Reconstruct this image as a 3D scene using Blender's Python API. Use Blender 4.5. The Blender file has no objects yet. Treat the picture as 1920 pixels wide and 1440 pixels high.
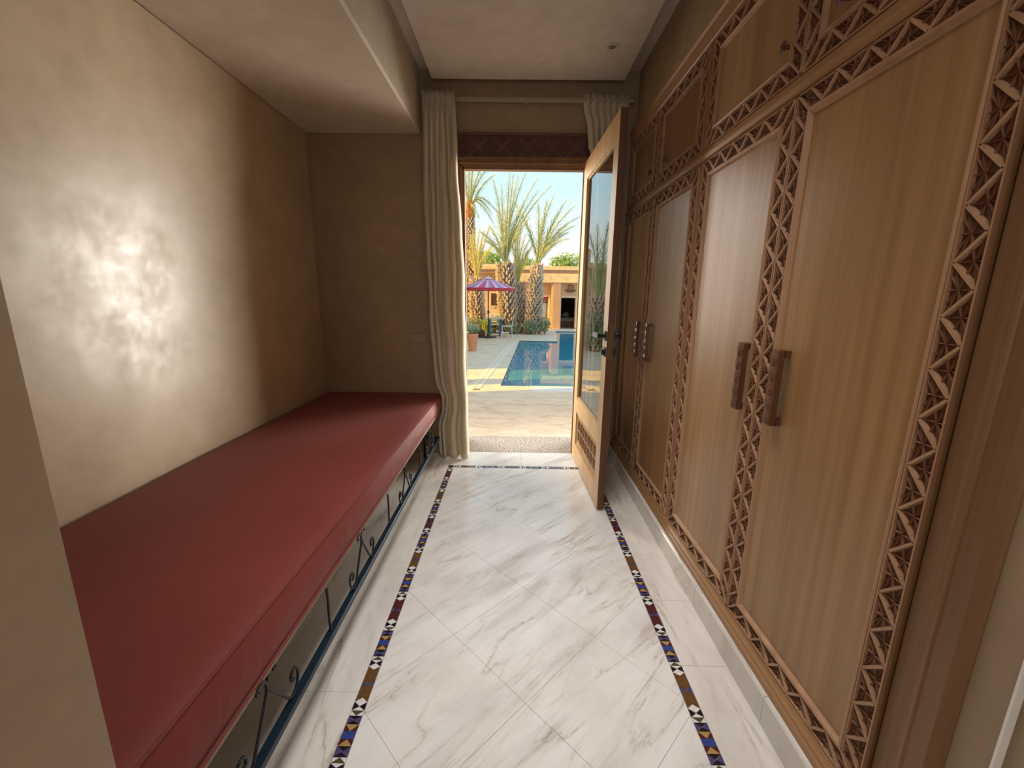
import bpy, math, random
from math import sin, cos, pi, radians, sqrt, atan2
from mathutils import Vector, Matrix, Quaternion
from mathutils import noise as mnoise
random.seed(7)
scene = bpy.context.scene
COL = scene.collection

# ------------------------------------------------------------------ camera
H = 1.35
PITCH, YAW, ROLL = -0.209910551, -0.00719439, 0.01345632
F_PX = 778.27
fwd = Vector((sin(YAW)*cos(PITCH), cos(YAW)*cos(PITCH), sin(PITCH)))
rgt = Vector((cos(YAW), -sin(YAW), 0))
upv = rgt.cross(fwd)
r2 = rgt*cos(ROLL) + upv*sin(ROLL)
u2 = -rgt*sin(ROLL) + upv*cos(ROLL)
cam_d = bpy.data.cameras.new('camera')
cam = bpy.data.objects.new('camera', cam_d)
COL.objects.link(cam)
cam_d.sensor_fit = 'HORIZONTAL'
cam_d.sensor_width = 36
cam_d.lens = F_PX/1920*36
cam_d.clip_start = 0.02
cam_d.clip_end = 300
cam.matrix_world = Matrix(((r2.x, u2.x, -fwd.x, 0), (r2.y, u2.y, -fwd.y, 0), (r2.z, u2.z, -fwd.z, H), (0, 0, 0, 1)))
scene.camera = cam

# ------------------------------------------------------------------ view, sky, sun, fill lamps
vs = scene.view_settings
scene.display_settings.display_device = 'sRGB'
vs.view_transform = 'Standard'
vs.look = 'None'
vs.exposure = 0.0
vs.gamma = 1.0
vs.use_curve_mapping = False

world = bpy.data.worlds.new('sky')
scene.world = world
world.use_nodes = True
wn = world.node_tree
for n in list(wn.nodes):
    wn.nodes.remove(n)
w_out = wn.nodes.new('ShaderNodeOutputWorld')
w_bg = wn.nodes.new('ShaderNodeBackground')
w_tc = wn.nodes.new('ShaderNodeTexCoord')
w_sep = wn.nodes.new('ShaderNodeSeparateXYZ')
w_ramp = wn.nodes.new('ShaderNodeValToRGB')
wn.links.new(w_tc.outputs['Generated'], w_sep.inputs[0])
wn.links.new(w_sep.outputs['Z'], w_ramp.inputs[0])
wn.links.new(w_ramp.outputs[0], w_bg.inputs[0])
wn.links.new(w_bg.outputs[0], w_out.inputs[0])
e = w_ramp.color_ramp.elements
e[0].position = 0.0
e[0].color = (0.98, 1.0, 1.0, 1)
e[1].position = 1.0
e[1].color = (0.45, 0.70, 0.97, 1)
m_ = w_ramp.color_ramp.elements.new(0.22)
m_.color = (0.62, 0.88, 0.97, 1)
m_ = w_ramp.color_ramp.elements.new(0.09)
m_.color = (0.92, 0.98, 1.0, 1)
w_bg.inputs[1].default_value = 1.2

def add_sun(name, direction, strength, color, angle):
    d = bpy.data.lights.new(name, 'SUN')
    d.energy = strength
    d.color = color
    d.angle = radians(angle)
    o = bpy.data.objects.new(name, d)
    o.rotation_euler = Vector(direction).to_track_quat('-Z', 'Y').to_euler()
    COL.objects.link(o)
def add_area(name, loc, target, sx, sy, power, color, spread=180):
    d = bpy.data.lights.new(name, 'AREA')
    d.shape = 'RECTANGLE'
    d.size, d.size_y = sx, sy
    d.energy = power
    d.color = color
    d.spread = radians(spread)
    o = bpy.data.objects.new(name, d)
    o.location = loc
    o.rotation_euler = (Vector(target)-Vector(loc)).to_track_quat('-Z', 'Y').to_euler()
    COL.objects.link(o)
add_sun('sun', (0.97, 0.235, -0.50), 8.0, (1.0, 0.58, 0.06), 0.6)
# area lamps added out of view beside the door to boost its daylight
add_area('courtyard_fill_east', (2.9, 5.6, 1.35), (-1.5, 1.2, 1.35), 2.4, 2.4, 158, (1.0, 0.95, 0.88), 84)
add_area('courtyard_fill_west', (-2.7, 5.6, 1.8), (1.5, 1.5, 0.9), 2.4, 2.4, 118, (1.0, 0.94, 0.86), 75)
# unseen fill lamps added in the room behind the camera, low and overhead
add_area('back_room_fill', (-0.2, -2.9, 1.5), (0.0, 2.0, 0.9), 2.4, 1.8, 26, (1.0, 0.95, 0.90))
add_area('back_room_top_fill', (0.1, -0.9, 2.8), (0.05, 1.3, 0.0), 1.2, 1.2, 9, (1.0, 0.96, 0.93))
add_area('passage_top_fill', (0.08, 1.45, 2.835), (0.08, 1.45, 0.0), 0.5, 1.4, 12, (1.0, 0.97, 0.95), 80)  # added overhead fill above the frame to brighten the floor

# ------------------------------------------------------------------ materials
def new_mat(name):
    m = bpy.data.materials.new(name)
    m.use_nodes = True
    nt = m.node_tree
    b = nt.nodes['Principled BSDF']
    return m, nt, b
def N(nt, t, **kw):
    n = nt.nodes.new(t)
    for k, v in kw.items():
        setattr(n, k, v)
    return n
def coords(nt, scale=(1, 1, 1), rot=(0, 0, 0), perobj=False):
    tc = N(nt, 'ShaderNodeTexCoord')
    mp = N(nt, 'ShaderNodeMapping')
    mp.inputs['Scale'].default_value = scale
    mp.inputs['Rotation'].default_value = rot
    src = tc.outputs['Object']
    if perobj:
        oi = N(nt, 'ShaderNodeObjectInfo')
        ad = N(nt, 'ShaderNodeVectorMath', operation='MULTIPLY_ADD')
        ad.inputs[1].default_value = (13.7, 7.3, 5.1)
        nt.links.new(oi.outputs['Random'], ad.inputs[0])
        nt.links.new(src, ad.inputs[2])
        src = ad.outputs[0]
    # rotate first, then scale, so stretched patterns follow the turned axis
    mp2 = N(nt, 'ShaderNodeMapping')
    mp2.inputs['Rotation'].default_value = rot
    mp.inputs['Rotation'].default_value = (0, 0, 0)
    nt.links.new(src, mp2.inputs[0])
    nt.links.new(mp2.outputs[0], mp.inputs[0])
    return mp.outputs[0]
def noise_tex(nt, vec, scale, detail=4, rough=0.55, dist=0.0):
    n = N(nt, 'ShaderNodeTexNoise')
    n.inputs['Scale'].default_value = scale
    n.inputs['Detail'].default_value = detail
    n.inputs['Roughness'].default_value = rough
    n.inputs['Distortion'].default_value = dist
    nt.links.new(vec, n.inputs['Vector'])
    return n.outputs['Fac']
def ramp(nt, fac, stops):
    r = N(nt, 'ShaderNodeValToRGB')
    el = r.color_ramp.elements
    el[0].position, el[0].color = stops[0][0], (*stops[0][1], 1)
    el[1].position, el[1].color = stops[-1][0], (*stops[-1][1], 1)
    for p, c in stops[1:-1]:
        q = el.new(p)
        q.color = (*c, 1)
    nt.links.new(fac, r.inputs[0])
    return r.outputs[0]
def mixc(nt, fac, a, b, mode='MIX'):
    m = N(nt, 'ShaderNodeMix', data_type='RGBA', blend_type=mode)
    for s, v in ((m.inputs[0], fac), (m.inputs[6], a), (m.inputs[7], b)):
        if isinstance(v, (int, float)):
            s.default_value = v
        elif isinstance(v, tuple):
            s.default_value = (*v, 1)
        else:
            nt.links.new(v, s)
    return m.outputs[2]
def bump(nt, b, height, strength=0.2, dist=0.01):
    n = N(nt, 'ShaderNodeBump')
    n.inputs['Strength'].default_value = strength
    n.inputs['Distance'].default_value = dist
    nt.links.new(height, n.inputs['Height'])
    nt.links.new(n.outputs[0], b.inputs['Normal'])
def plain(name, c, rough=0.6, metal=0.0, spec=0.5, var=0.0, vscale=20, bmp=0.0):
    m, nt, b = new_mat(name)
    b.inputs['Base Color'].default_value = (*c, 1)
    b.inputs['Roughness'].default_value = rough
    b.inputs['Metallic'].default_value = metal
    b.inputs['Specular IOR Level'].default_value = spec
    if var or bmp:
        v = coords(nt)
        f = noise_tex(nt, v, vscale, 5)
        if var:
            lo = tuple(max(0, x*(1-var)) for x in c)
            hi = tuple(min(1, x*(1+var)) for x in c)
            nt.links.new(ramp(nt, f, [(0.3, lo), (0.7, hi)]), b.inputs['Base Color'])
        if bmp:
            bump(nt, b, f, bmp, 0.01)
    return m
def plaster(name, c1, c2, rough=0.4, spec=0.5):
    m, nt, b = new_mat(name)
    v = coords(nt)
    f = noise_tex(nt, v, 1.6, 8, 0.62, 0.6)
    g = noise_tex(nt, v, 9, 6, 0.6, 0.3)
    col = ramp(nt, f, [(0.32, c1), (0.68, c2)])
    col2 = ramp(nt, g, [(0.3, (0.86, 0.85, 0.83)), (0.7, (1, 1, 1))])
    nt.links.new(mixc(nt, 1.0, col, col2, 'MULTIPLY'), b.inputs['Base Color'])
    pch = noise_tex(nt, v, 6.5, 9, 0.75, 0.0)
    r = N(nt, 'ShaderNodeMapRange')
    r.inputs['From Min'].default_value = 0.35
    r.inputs['From Max'].default_value = 0.65
    r.inputs['To Min'].default_value = rough-0.05
    r.inputs['To Max'].default_value = rough+0.12
    nt.links.new(pch, r.inputs['Value'])
    nt.links.new(r.outputs[0], b.inputs['Roughness'])
    b.inputs['Specular IOR Level'].default_value = spec
    bump(nt, b, pch, 0.10, 0.004)
    return m
def wood(name, dark, mid, light, axis='Z', rough=0.38, spec=0.45, grain=26.0):
    m, nt, b = new_mat(name)
    sc = {'Z': (grain, grain, 0.9), 'Y': (grain, 0.9, grain), 'X': (0.9, grain, grain)}[axis]
    v = coords(nt, sc, perobj=True)
    f = noise_tex(nt, v, 1.0, 6, 0.6, 0.25)
    sc2 = tuple(x*0.22 if x > 1 else 0.35 for x in sc)
    v2 = coords(nt, sc2, perobj=True)
    g = noise_tex(nt, v2, 1.0, 3, 0.5, 0.4)
    c = ramp(nt, f, [(0.28, dark), (0.5, mid), (0.75, light)])
    c2 = ramp(nt, g, [(0.3, (0.8, 0.78, 0.76)), (0.7, (1, 1, 1))])
    nt.links.new(mixc(nt, 1.0, c, c2, 'MULTIPLY'), b.inputs['Base Color'])
    b.inputs['Roughness'].default_value = rough
    b.inputs['Specular IOR Level'].default_value = spec
    bump(nt, b, f, 0.12, 0.003)
    return m
def marble(name, ang, base=(0.80, 0.775, 0.73), vein=(0.58, 0.51, 0.44), rough=0.2):
    m, nt, b = new_mat(name)
    v = coords(nt, (0.8, 3.6, 1.0), (0, 0, ang))
    f = noise_tex(nt, v, 1.6, 8, 0.60, 0.7)
    v2 = coords(nt, (0.7, 4.2, 1.0), (0, 0, ang))
    g = noise_tex(nt, v2, 1.1, 7, 0.60, 0.5)
    v4 = coords(nt, (2.0, 9.0, 1.0), (0, 0, ang))
    k = noise_tex(nt, v4, 4.0, 6, 0.7, 0.5)
    v3 = coords(nt)
    h = noise_tex(nt, v3, 2.6, 5, 0.6)
    lt = tuple(min(1, x*1.06) for x in base)
    c = ramp(nt, f, [(0.30, vein), (0.40, tuple(x*0.90 for x in base)), (0.50, base), (0.7, lt)])
    sub = N(nt, 'ShaderNodeMath', operation='SUBTRACT')
    sub.inputs[1].default_value = 0.47
    nt.links.new(g, sub.inputs[0])
    ab = N(nt, 'ShaderNodeMath', operation='ABSOLUTE')
    nt.links.new(sub.outputs[0], ab.inputs[0])
    crack = ramp(nt, ab.outputs[0], [(0.0, (0.42, 0.36, 0.30)), (0.006, (0.80, 0.76, 0.71)), (0.03, (0.96, 0.95, 0.93)), (0.07, (1, 1, 1))])
    gate = ramp(nt, h, [(0.45, (0.12, 0.12, 0.12)), (0.62, (0.9, 0.9, 0.9))])
    bw = N(nt, 'ShaderNodeRGBToBW')
    nt.links.new(gate, bw.inputs[0])
    c = mixc(nt, bw.outputs[0], c, mixc(nt, 1.0, c, crack, 'MULTIPLY'))
    speck = ramp(nt, k, [(0.28, (0.80, 0.77, 0.73)), (0.42, (1, 1, 1))])
    c = mixc(nt, 0.7, c, speck, 'MULTIPLY')
    blot = ramp(nt, h, [(0.30, (0.86, 0.83, 0.80)), (0.55, (1, 1, 1))])
    c = mixc(nt, 1.0, c, blot, 'MULTIPLY')
    nt.links.new(c, b.inputs['Base Color'])
    b.inputs['Roughness'].default_value = rough
    b.inputs['Specular IOR Level'].default_value = 0.55
    bump(nt, b, k, 0.05, 0.003)
    return m
M = {}
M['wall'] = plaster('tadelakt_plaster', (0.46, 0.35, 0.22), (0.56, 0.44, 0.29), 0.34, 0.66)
M['wall_end'] = plaster('tadelakt_shaded', (0.36, 0.265, 0.17), (0.44, 0.33, 0.21), 0.5, 0.3)  # same plaster as the left wall, darkened: shade put into the colour
M['ceil'] = plaster('ceiling_plaster', (0.66, 0.595, 0.52), (0.70, 0.635, 0.56), 0.8, 0.15)
M['soffit'] = plaster('soffit_plaster', (0.62, 0.53, 0.41), (0.68, 0.59, 0.47), 0.55, 0.3)
M['marble'] = marble('marble_diagonal', radians(-45))
M['marble_y'] = marble('marble_border', radians(90), (0.78, 0.735, 0.675), (0.52, 0.45, 0.38), 0.24)
M['grout'] = plain('grout', (0.62, 0.57, 0.51), 0.9)
M['granite'] = None
M['wood'] = wood('honey_wood', (0.29, 0.152, 0.062), (0.375, 0.205, 0.088), (0.45, 0.26, 0.118), 'Z', 0.34, 0.45, 30)
M['wood_frame'] = wood('frame_wood_vertical', (0.30, 0.15, 0.06), (0.38, 0.20, 0.085), (0.44, 0.25, 0.115), 'Z', 0.42, 0.4)
M['wood_y'] = wood('frame_wood_level', (0.31, 0.155, 0.065), (0.39, 0.205, 0.09), (0.45, 0.255, 0.12), 'Y', 0.42, 0.4)
M['carve'] = wood('carved_wood', (0.38, 0.205, 0.11), (0.46, 0.26, 0.145), (0.54, 0.32, 0.19), 'Z', 0.45, 0.4)
M['pit'] = plain('dark_chip_carving', (0.12, 0.045, 0.022), 0.5, 0, 0.4, 0.2, 60)  # darker tone for the sunk ground of the carving
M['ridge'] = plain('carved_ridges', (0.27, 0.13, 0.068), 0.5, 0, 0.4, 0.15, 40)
M['handle'] = wood('dark_handle_wood', (0.10, 0.038, 0.018), (0.145, 0.058, 0.028), (0.19, 0.08, 0.042), 'Z', 0.4, 0.5)
M['leaf_wood'] = wood('golden_door_wood', (0.46, 0.27, 0.11), (0.58, 0.355, 0.155), (0.66, 0.43, 0.21), 'Z', 0.4, 0.4)
M['leaf_edge'] = wood('door_edge_wood', (0.10, 0.042, 0.022), (0.135, 0.058, 0.03), (0.17, 0.078, 0.042), 'Z', 0.5, 0.3)
M['lintel'] = wood('dark_lintel_wood', (0.12, 0.05, 0.04), (0.17, 0.07, 0.055), (0.22, 0.095, 0.075), 'X', 0.5, 0.4)
M['jamb'] = wood('jamb_wood', (0.19, 0.095, 0.04), (0.24, 0.125, 0.055), (0.30, 0.16, 0.075), 'Z', 0.45, 0.35)
M['iron'] = plain('black_iron', (0.012, 0.012, 0.015), 0.35, 0.3, 0.5)
M['blue_rail'] = plain('blue_painted_steel', (0.008, 0.028, 0.05), 0.28, 0.35, 0.7)
M['ply'] = plain('board_edge', (0.36, 0.27, 0.19), 0.7)
M['switch'] = plain('switch_plastic', (0.42, 0.32, 0.21), 0.35)
M['white_metal'] = plain('white_painted_metal', (0.80, 0.80, 0.76), 0.5)
M['rail_paint'] = plain('curtain_rail_paint', (0.36, 0.30, 0.22), 0.5)
M['lamp_ring'] = plain('lamp_ring', (0.55, 0.48, 0.38), 0.4)
M['lamp_glass'] = plain('lamp_glass', (0.22, 0.19, 0.15), 0.15)
M['black'] = plain('black_handle', (0.02, 0.018, 0.015), 0.4, 0.4)
M['brass'] = plain('dull_brass', (0.16, 0.10, 0.05), 0.45, 0.7)

def granite():
    m, nt, b = new_mat('speckled_granite')
    v = coords(nt)
    f = noise_tex(nt, v, 75, 3, 0.8)
    g = noise_tex(nt, v, 6, 4)
    c = ramp(nt, f, [(0.40, (0.10, 0.075, 0.06)), (0.5, (0.36, 0.30, 0.24)), (0.60, (0.62, 0.54, 0.46))])
    c2 = ramp(nt, g, [(0.3, (0.85, 0.84, 0.82)), (0.7, (1, 1, 1))])
    nt.links.new(mixc(nt, 1.0, c, c2, 'MULTIPLY'), b.inputs['Base Color'])
    b.inputs['Roughness'].default_value = 0.7
    return m
M['granite'] = granite()
def fabric():
    m, nt, b = new_mat('red_mattress_fabric')
    v = coords(nt)
    f = noise_tex(nt, v, 3.0, 5)
    w = noise_tex(nt, v, 420, 2)
    nt.links.new(ramp(nt, f, [(0.3, (0.17, 0.027, 0.021)), (0.7, (0.205, 0.036, 0.028))]), b.inputs['Base Color'])
    b.inputs['Roughness'].default_value = 0.62
    b.inputs['Specular IOR Level'].default_value = 0.35
    b.inputs['Sheen Weight'].default_value = 0.12
    b.inputs['Sheen Tint'].default_value = (0.9, 0.5, 0.45, 1)
    bump(nt, b, w, 0.12, 0.002)
    return m
M['fabric'] = fabric()
def curtain_mat():
    m, nt, b = new_mat('cream_curtain_cloth')
    v = coords(nt)
    w = noise_tex(nt, v, 300, 2)
    f = noise_tex(nt, v, 2.2, 4)
    nt.links.new(ramp(nt, f, [(0.3, (0.72, 0.64, 0.48)), (0.7, (0.79, 0.71, 0.55))]), b.inputs['Base Color'])
    b.inputs['Roughness'].default_value = 0.85
    b.inputs['Specular IOR Level'].default_value = 0.15
    tr = N(nt, 'ShaderNodeBsdfTranslucent')
    tr.inputs['Color'].default_value = (0.7, 0.6, 0.42, 1)
    mx = N(nt, 'ShaderNodeMixShader')
    mx.inputs[0].default_value = 0.28
    out = nt.nodes['Material Output']
    nt.links.new(b.outputs[0], mx.inputs[1])
    nt.links.new(tr.outputs[0], mx.inputs[2])
    nt.links.new(mx.outputs[0], out.inputs[0])
    bump(nt, b, w, 0.15, 0.002)
    return m
M['curtain'] = curtain_mat()
def glass_mat():
    m, nt, b = new_mat('door_glass')
    b.inputs['Base Color'].default_value = (0.55, 0.60, 0.58, 1)
    b.inputs['Roughness'].default_value = 0.0
    b.inputs['IOR'].default_value = 2.1
    b.inputs['Transmission Weight'].default_value = 1.0
    return m
M['glass'] = glass_mat()
def tess(name, c, rough=0.18):
    return plain(name, c, rough, 0, 0.6, 0.12, 60)
M['t_white'] = tess('tessera_white', (0.74, 0.72, 0.70))
M['t_black'] = tess('tessera_black', (0.014, 0.010, 0.018))
M['t_purple'] = tess('tessera_purple', (0.075, 0.065, 0.17))
M['t_blue'] = tess('tessera_blue', (0.035, 0.06, 0.24))
M['t_yellow'] = tess('tessera_yellow', (0.42, 0.27, 0.09))
M['t_maroon'] = tess('tessera_maroon', (0.085, 0.02, 0.022))
M['t_brown'] = tess('tessera_brown', (0.14, 0.07, 0.022))
M['t_olive'] = tess('tessera_olive', (0.09, 0.07, 0.035))

def ground_mat():
    m, nt, b = new_mat('tan_stamped_paving')
    v = coords(nt, (1.0, 2.6, 1.0), (0, 0, radians(4)))
    f = noise_tex(nt, v, 2.2, 7, 0.62, 0.9)
    v2 = coords(nt)
    g = noise_tex(nt, v2, 26, 5, 0.6)
    c = ramp(nt, f, [(0.3, (0.66, 0.50, 0.34)), (0.5, (0.87, 0.69, 0.50)), (0.7, (0.95, 0.80, 0.61))])
    c2 = ramp(nt, g, [(0.3, (0.86, 0.85, 0.83)), (0.7, (1, 1, 1))])
    nt.links.new(mixc(nt, 1.0, c, c2, 'MULTIPLY'), b.inputs['Base Color'])
    b.inputs['Roughness'].default_value = 0.75
    b.inputs['Specular IOR Level'].default_value = 0.25
    bump(nt, b, f, 0.8, 0.05)
    return m
M['ground'] = ground_mat()
M['paver'] = plain('pale_paver', (0.84, 0.69, 0.52), 0.75, 0, 0.3, 0.14, 8, 0.2)
M['joint_dark'] = plain('dark_joint', (0.20, 0.16, 0.12), 0.9)
M['coping'] = plain('pale_coping', (0.85, 0.80, 0.74), 0.35, 0, 0.5, 0.06, 8)
M['pool_wall'] = plain('pool_tiles', (0.10, 0.32, 0.42), 0.3)
def water():
    m, nt, b = new_mat('pool_water')
    v = coords(nt, (1.0, 0.55, 1.0))
    f = noise_tex(nt, v, 3.2, 3, 0.5, 0.3)
    b.inputs['Base Color'].default_value = (0.07, 0.32, 0.44, 1)
    b.inputs['Roughness'].default_value = 0.015
    b.inputs['IOR'].default_value = 1.6
    b.inputs['Specular IOR Level'].default_value = 0.7
    bump(nt, b, f, 0.04, 0.02)
    return m
M['water'] = water()
M['villa'] = plain('ochre_render', (0.74, 0.50, 0.30), 0.85, 0, 0.2, 0.12, 1.5, 0.2)
M['villa_grey'] = plain('taupe_render', (0.66, 0.56, 0.44), 0.85, 0, 0.2, 0.1, 1.5, 0.2)
M['villa_light'] = plain('pale_ochre_render', (0.86, 0.66, 0.38), 0.85, 0, 0.2, 0.15, 5, 0.6)
def bricks():
    m, nt, b = new_mat('rose_brick')
    tc = N(nt, 'ShaderNodeTexCoord')
    mp = N(nt, 'ShaderNodeMapping')
    mp.inputs['Rotation'].default_value = (radians(-90), 0, 0)
    nt.links.new(tc.outputs['Object'], mp.inputs[0])
    br = N(nt, 'ShaderNodeTexBrick')
    br.inputs['Scale'].default_value = 9
    br.inputs['Color1'].default_value = (0.52, 0.24, 0.14, 1)
    br.inputs['Color2'].default_value = (0.62, 0.33, 0.20, 1)
    br.inputs['Mortar'].default_value = (0.62, 0.50, 0.38, 1)
    br.inputs['Mortar Size'].default_value = 0.03
    nt.links.new(mp.outputs[0], br.inputs['Vector'])
    nt.links.new(br.outputs['Color'], b.inputs['Base Color'])
    b.inputs['Roughness'].default_value = 0.85
    bump(nt, b, br.outputs['Fac'], 0.4, -0.01)
    return m
M['brick'] = bricks()
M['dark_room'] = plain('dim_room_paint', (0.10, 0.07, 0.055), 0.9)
M['cushion_pale'] = plain('pale_cushion', (0.34, 0.27, 0.23), 0.8)
M['shutter'] = wood('brown_shutter', (0.14, 0.06, 0.04), (0.2, 0.095, 0.06), (0.26, 0.13, 0.085), 'Z', 0.5, 0.3)
M['red_paint'] = plain('faded_red_paint', (0.42, 0.10, 0.08), 0.6)
M['net'] = plain('pale_net_curtain', (0.62, 0.68, 0.68), 0.8)
M['terracotta'] = plain('terracotta', (0.66, 0.32, 0.17), 0.75, 0, 0.2, 0.15, 14)
M['table_blue'] = plain('blue_table_paint', (0.03, 0.16, 0.36), 0.4)
M['table_top'] = plain('pale_table_top', (0.62, 0.68, 0.58), 0.3)
M['umb_pink'] = plain('canopy_magenta', (0.62, 0.10, 0.22), 0.7)
M['umb_violet'] = plain('canopy_violet', (0.50, 0.26, 0.42), 0.7)
M['umb_pale'] = plain('canopy_pale_stripe', (0.78, 0.55, 0.66), 0.7)
M['umb_red'] = plain('canopy_red_edge', (0.55, 0.05, 0.07), 0.7)
M['pole'] = plain('dark_umbrella_pole', (0.05, 0.06, 0.06), 0.4, 0.4)
M['rock'] = plain('dark_brown_boulder', (0.11, 0.065, 0.045), 0.8, 0, 0.3, 0.4, 9, 0.6)
M['trunk'] = plain('palm_trunk_bark', (0.20, 0.14, 0.10), 0.9, 0, 0.2, 0.35, 14, 0.5)
M['boot'] = plain('palm_leaf_bases', (0.62, 0.50, 0.38), 0.85, 0, 0.2, 0.3, 9)
M['orange'] = plain('orange_fibre', (0.62, 0.27, 0.08), 0.8, 0, 0.2, 0.3, 10)
def leafy(name, a, b_):
    m, nt, b = new_mat(name)
    v = coords(nt)
    f = noise_tex(nt, v, 5, 3)
    nt.links.new(ramp(nt, f, [(0.35, a), (0.65, b_)]), b.inputs['Base Color'])
    b.inputs['Roughness'].default_value = 0.55
    tr = N(nt, 'ShaderNodeBsdfTranslucent')
    tr.inputs['Color'].default_value = (*b_, 1)
    mx = N(nt, 'ShaderNodeMixShader')
    mx.inputs[0].default_value = 0.3
    out = nt.nodes['Material Output']
    nt.links.new(b.outputs[0], mx.inputs[1])
    nt.links.new(tr.outputs[0], mx.inputs[2])
    nt.links.new(mx.outputs[0], out.inputs[0])
    return m
M['frond'] = leafy('palm_frond_green', (0.34, 0.40, 0.20), (0.62, 0.64, 0.32))
M['frond_y'] = leafy('palm_frond_yellow', (0.55, 0.55, 0.20), (0.78, 0.70, 0.28))
M['leaf'] = leafy('bright_foliage', (0.26, 0.40, 0.08), (0.55, 0.66, 0.20))
M['shrub'] = leafy('grey_green_shrub', (0.24, 0.30, 0.18), (0.46, 0.52, 0.34))
M['grass'] = leafy('yellow_green_grass', (0.34, 0.44, 0.10), (0.58, 0.64, 0.20))

# ------------------------------------------------------------------ mesh tools
class MB:
    def __init__(s):
        s.v, s.f, s.m = [], [], []
    def face(s, pts, mi=0):
        i = len(s.v)
        s.v += [tuple(p) for p in pts]
        s.f.append(tuple(range(i, i+len(pts))))
        s.m.append(mi)
    def poly(s, verts, faces, mi=0):
        i = len(s.v)
        s.v += [tuple(p) for p in verts]
        for f in faces:
            s.f.append(tuple(i+k for k in f))
            s.m.append(mi)
    def box(s, a, b, mi=0, bev=0.0):
        x0, y0, z0 = (min(a[k], b[k]) for k in range(3))
        x1, y1, z1 = (max(a[k], b[k]) for k in range(3))
        if bev <= 0:
            V = [(x0, y0, z0), (x1, y0, z0), (x1, y1, z0), (x0, y1, z0), (x0, y0, z1), (x1, y0, z1), (x1, y1, z1), (x0, y1, z1)]
            s.poly(V, [(0, 3, 2, 1), (4, 5, 6, 7), (0, 1, 5, 4), (1, 2, 6, 5), (2, 3, 7, 6), (3, 0, 4, 7)], mi)
            return
        c = min(bev, (x1-x0)/2.01, (y1-y0)/2.01, (z1-z0)/2.01)
        import itertools
        V, idx = [], {}
        for sx, sy, sz in itertools.product((0, 1), repeat=3):
            for ax in range(3):
                p = [(x0, x1)[sx], (y0, y1)[sy], (z0, z1)[sz]]
                for k in range(3):
                    if k != ax:
                        p[k] += c if (sx, sy, sz)[k] == 0 else -c
                idx[(sx, sy, sz, ax)] = len(V)
                V.append(p)
        Fc = []
        for ax in range(3):
            o = [k for k in range(3) if k != ax]
            for sd in (0, 1):
                q = []
                for (a1, b1) in ((0, 0), (1, 0), (1, 1), (0, 1)):
                    t = [0, 0, 0]
                    t[ax] = sd
                    t[o[0]], t[o[1]] = a1, b1
                    q.append(idx[(*t, ax)])
                if (sd == 0) != (ax == 1):
                    q.reverse()
                Fc.append(tuple(q))
            for (a1, b1) in ((0, 0), (1, 0), (1, 1), (0, 1)):
                t0, t1 = [0, 0, 0], [0, 0, 0]
                t0[ax], t1[ax] = 0, 1
                for t in (t0, t1):
                    t[o[0]], t[o[1]] = a1, b1
                Fc.append((idx[(*t0, o[0])], idx[(*t1, o[0])], idx[(*t1, o[1])], idx[(*t0, o[1])]))
        for sx, sy, sz in itertools.product((0, 1), repeat=3):
            Fc.append((idx[(sx, sy, sz, 0)], idx[(sx, sy, sz, 1)], idx[(sx, sy, sz, 2)]))
        cen = Vector(((x0+x1)/2, (y0+y1)/2, (z0+z1)/2))
        F2 = []
        for f in Fc:
            p = [Vector(V[k]) for k in f]
            n = (p[1]-p[0]).cross(p[2]-p[0])
            if n.dot(sum(p, Vector())/len(p)-cen) < 0:
                f = tuple(reversed(f))
            F2.append(f)
        s.poly(V, F2, mi)
    def prism(s, pts, off, mi=0):
        """closed polygon pts (3d, planar) extruded by vector off"""
        n = len(pts)
        off = Vector(off)
        a = [Vector(p) for p in pts]
        nr = Vector()
        for k in range(n):
            nr += a[k].cross(a[(k+1) % n])
        if nr.dot(off) < 0:
            a.reverse()
        b = [p+off for p in a]
        s.poly(a+b, [tuple(reversed(range(n))), tuple(range(n, 2*n))]+[(k, (k+1) % n, n+(k+1) % n, n+k) for k in range(n)], mi)
    def tube(s, pts, r, n=8, mi=0, cap=True):
        P = [Vector(p) for p in pts]
        rr = r if isinstance(r, (list, tuple)) else [r]*len(P)
        t0 = (P[1]-P[0]).normalized()
        up = Vector((0, 0, 1)) if abs(t0.z) < 0.9 else Vector((1, 0, 0))
        nrm = t0.cross(up).normalized()
        rings = []
        for k, p in enumerate(P):
            t = (P[min(k+1, len(P)-1)]-P[max(k-1, 0)]).normalized()
            nrm = (nrm-t*nrm.dot(t)).normalized()
            bn = t.cross(nrm)
            rings.append([p+(nrm*cos(2*pi*j/n)+bn*sin(2*pi*j/n))*rr[k] for j in range(n)])
        V = [q for R in rings for q in R]
        Fc = []
        for k in range(len(P)-1):
            for j in range(n):
                Fc.append((k*n+j, k*n+(j+1) % n, (k+1)*n+(j+1) % n, (k+1)*n+j))
        if cap:
            Fc.append(tuple(reversed(range(n))))
            Fc.append(tuple((len(P)-1)*n+j for j in range(n)))
        s.poly(V, Fc, mi)
    def lathe(s, prof, c, n=24, mi=0):
        """prof list of (r,z) ; c centre (x,y,z)"""
        V = []
        for r, z in prof:
            for j in range(n):
                V.append((c[0]+r*cos(2*pi*j/n), c[1]+r*sin(2*pi*j/n), c[2]+z))
        Fc = []
        for k in range(len(prof)-1):
            for j in range(n):
                Fc.append((k*n+j, k*n+(j+1) % n, (k+1)*n+(j+1) % n, (k+1)*n+j))
        Fc.append(tuple(reversed(range(n))))
        Fc.append(tuple((len(prof)-1)*n+j for j in range(n)))
        s.poly(V, Fc, mi)
WL = {}
def wloc(o):
    return WL.get(o.name, Vector((0, 0, 0)))
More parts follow.
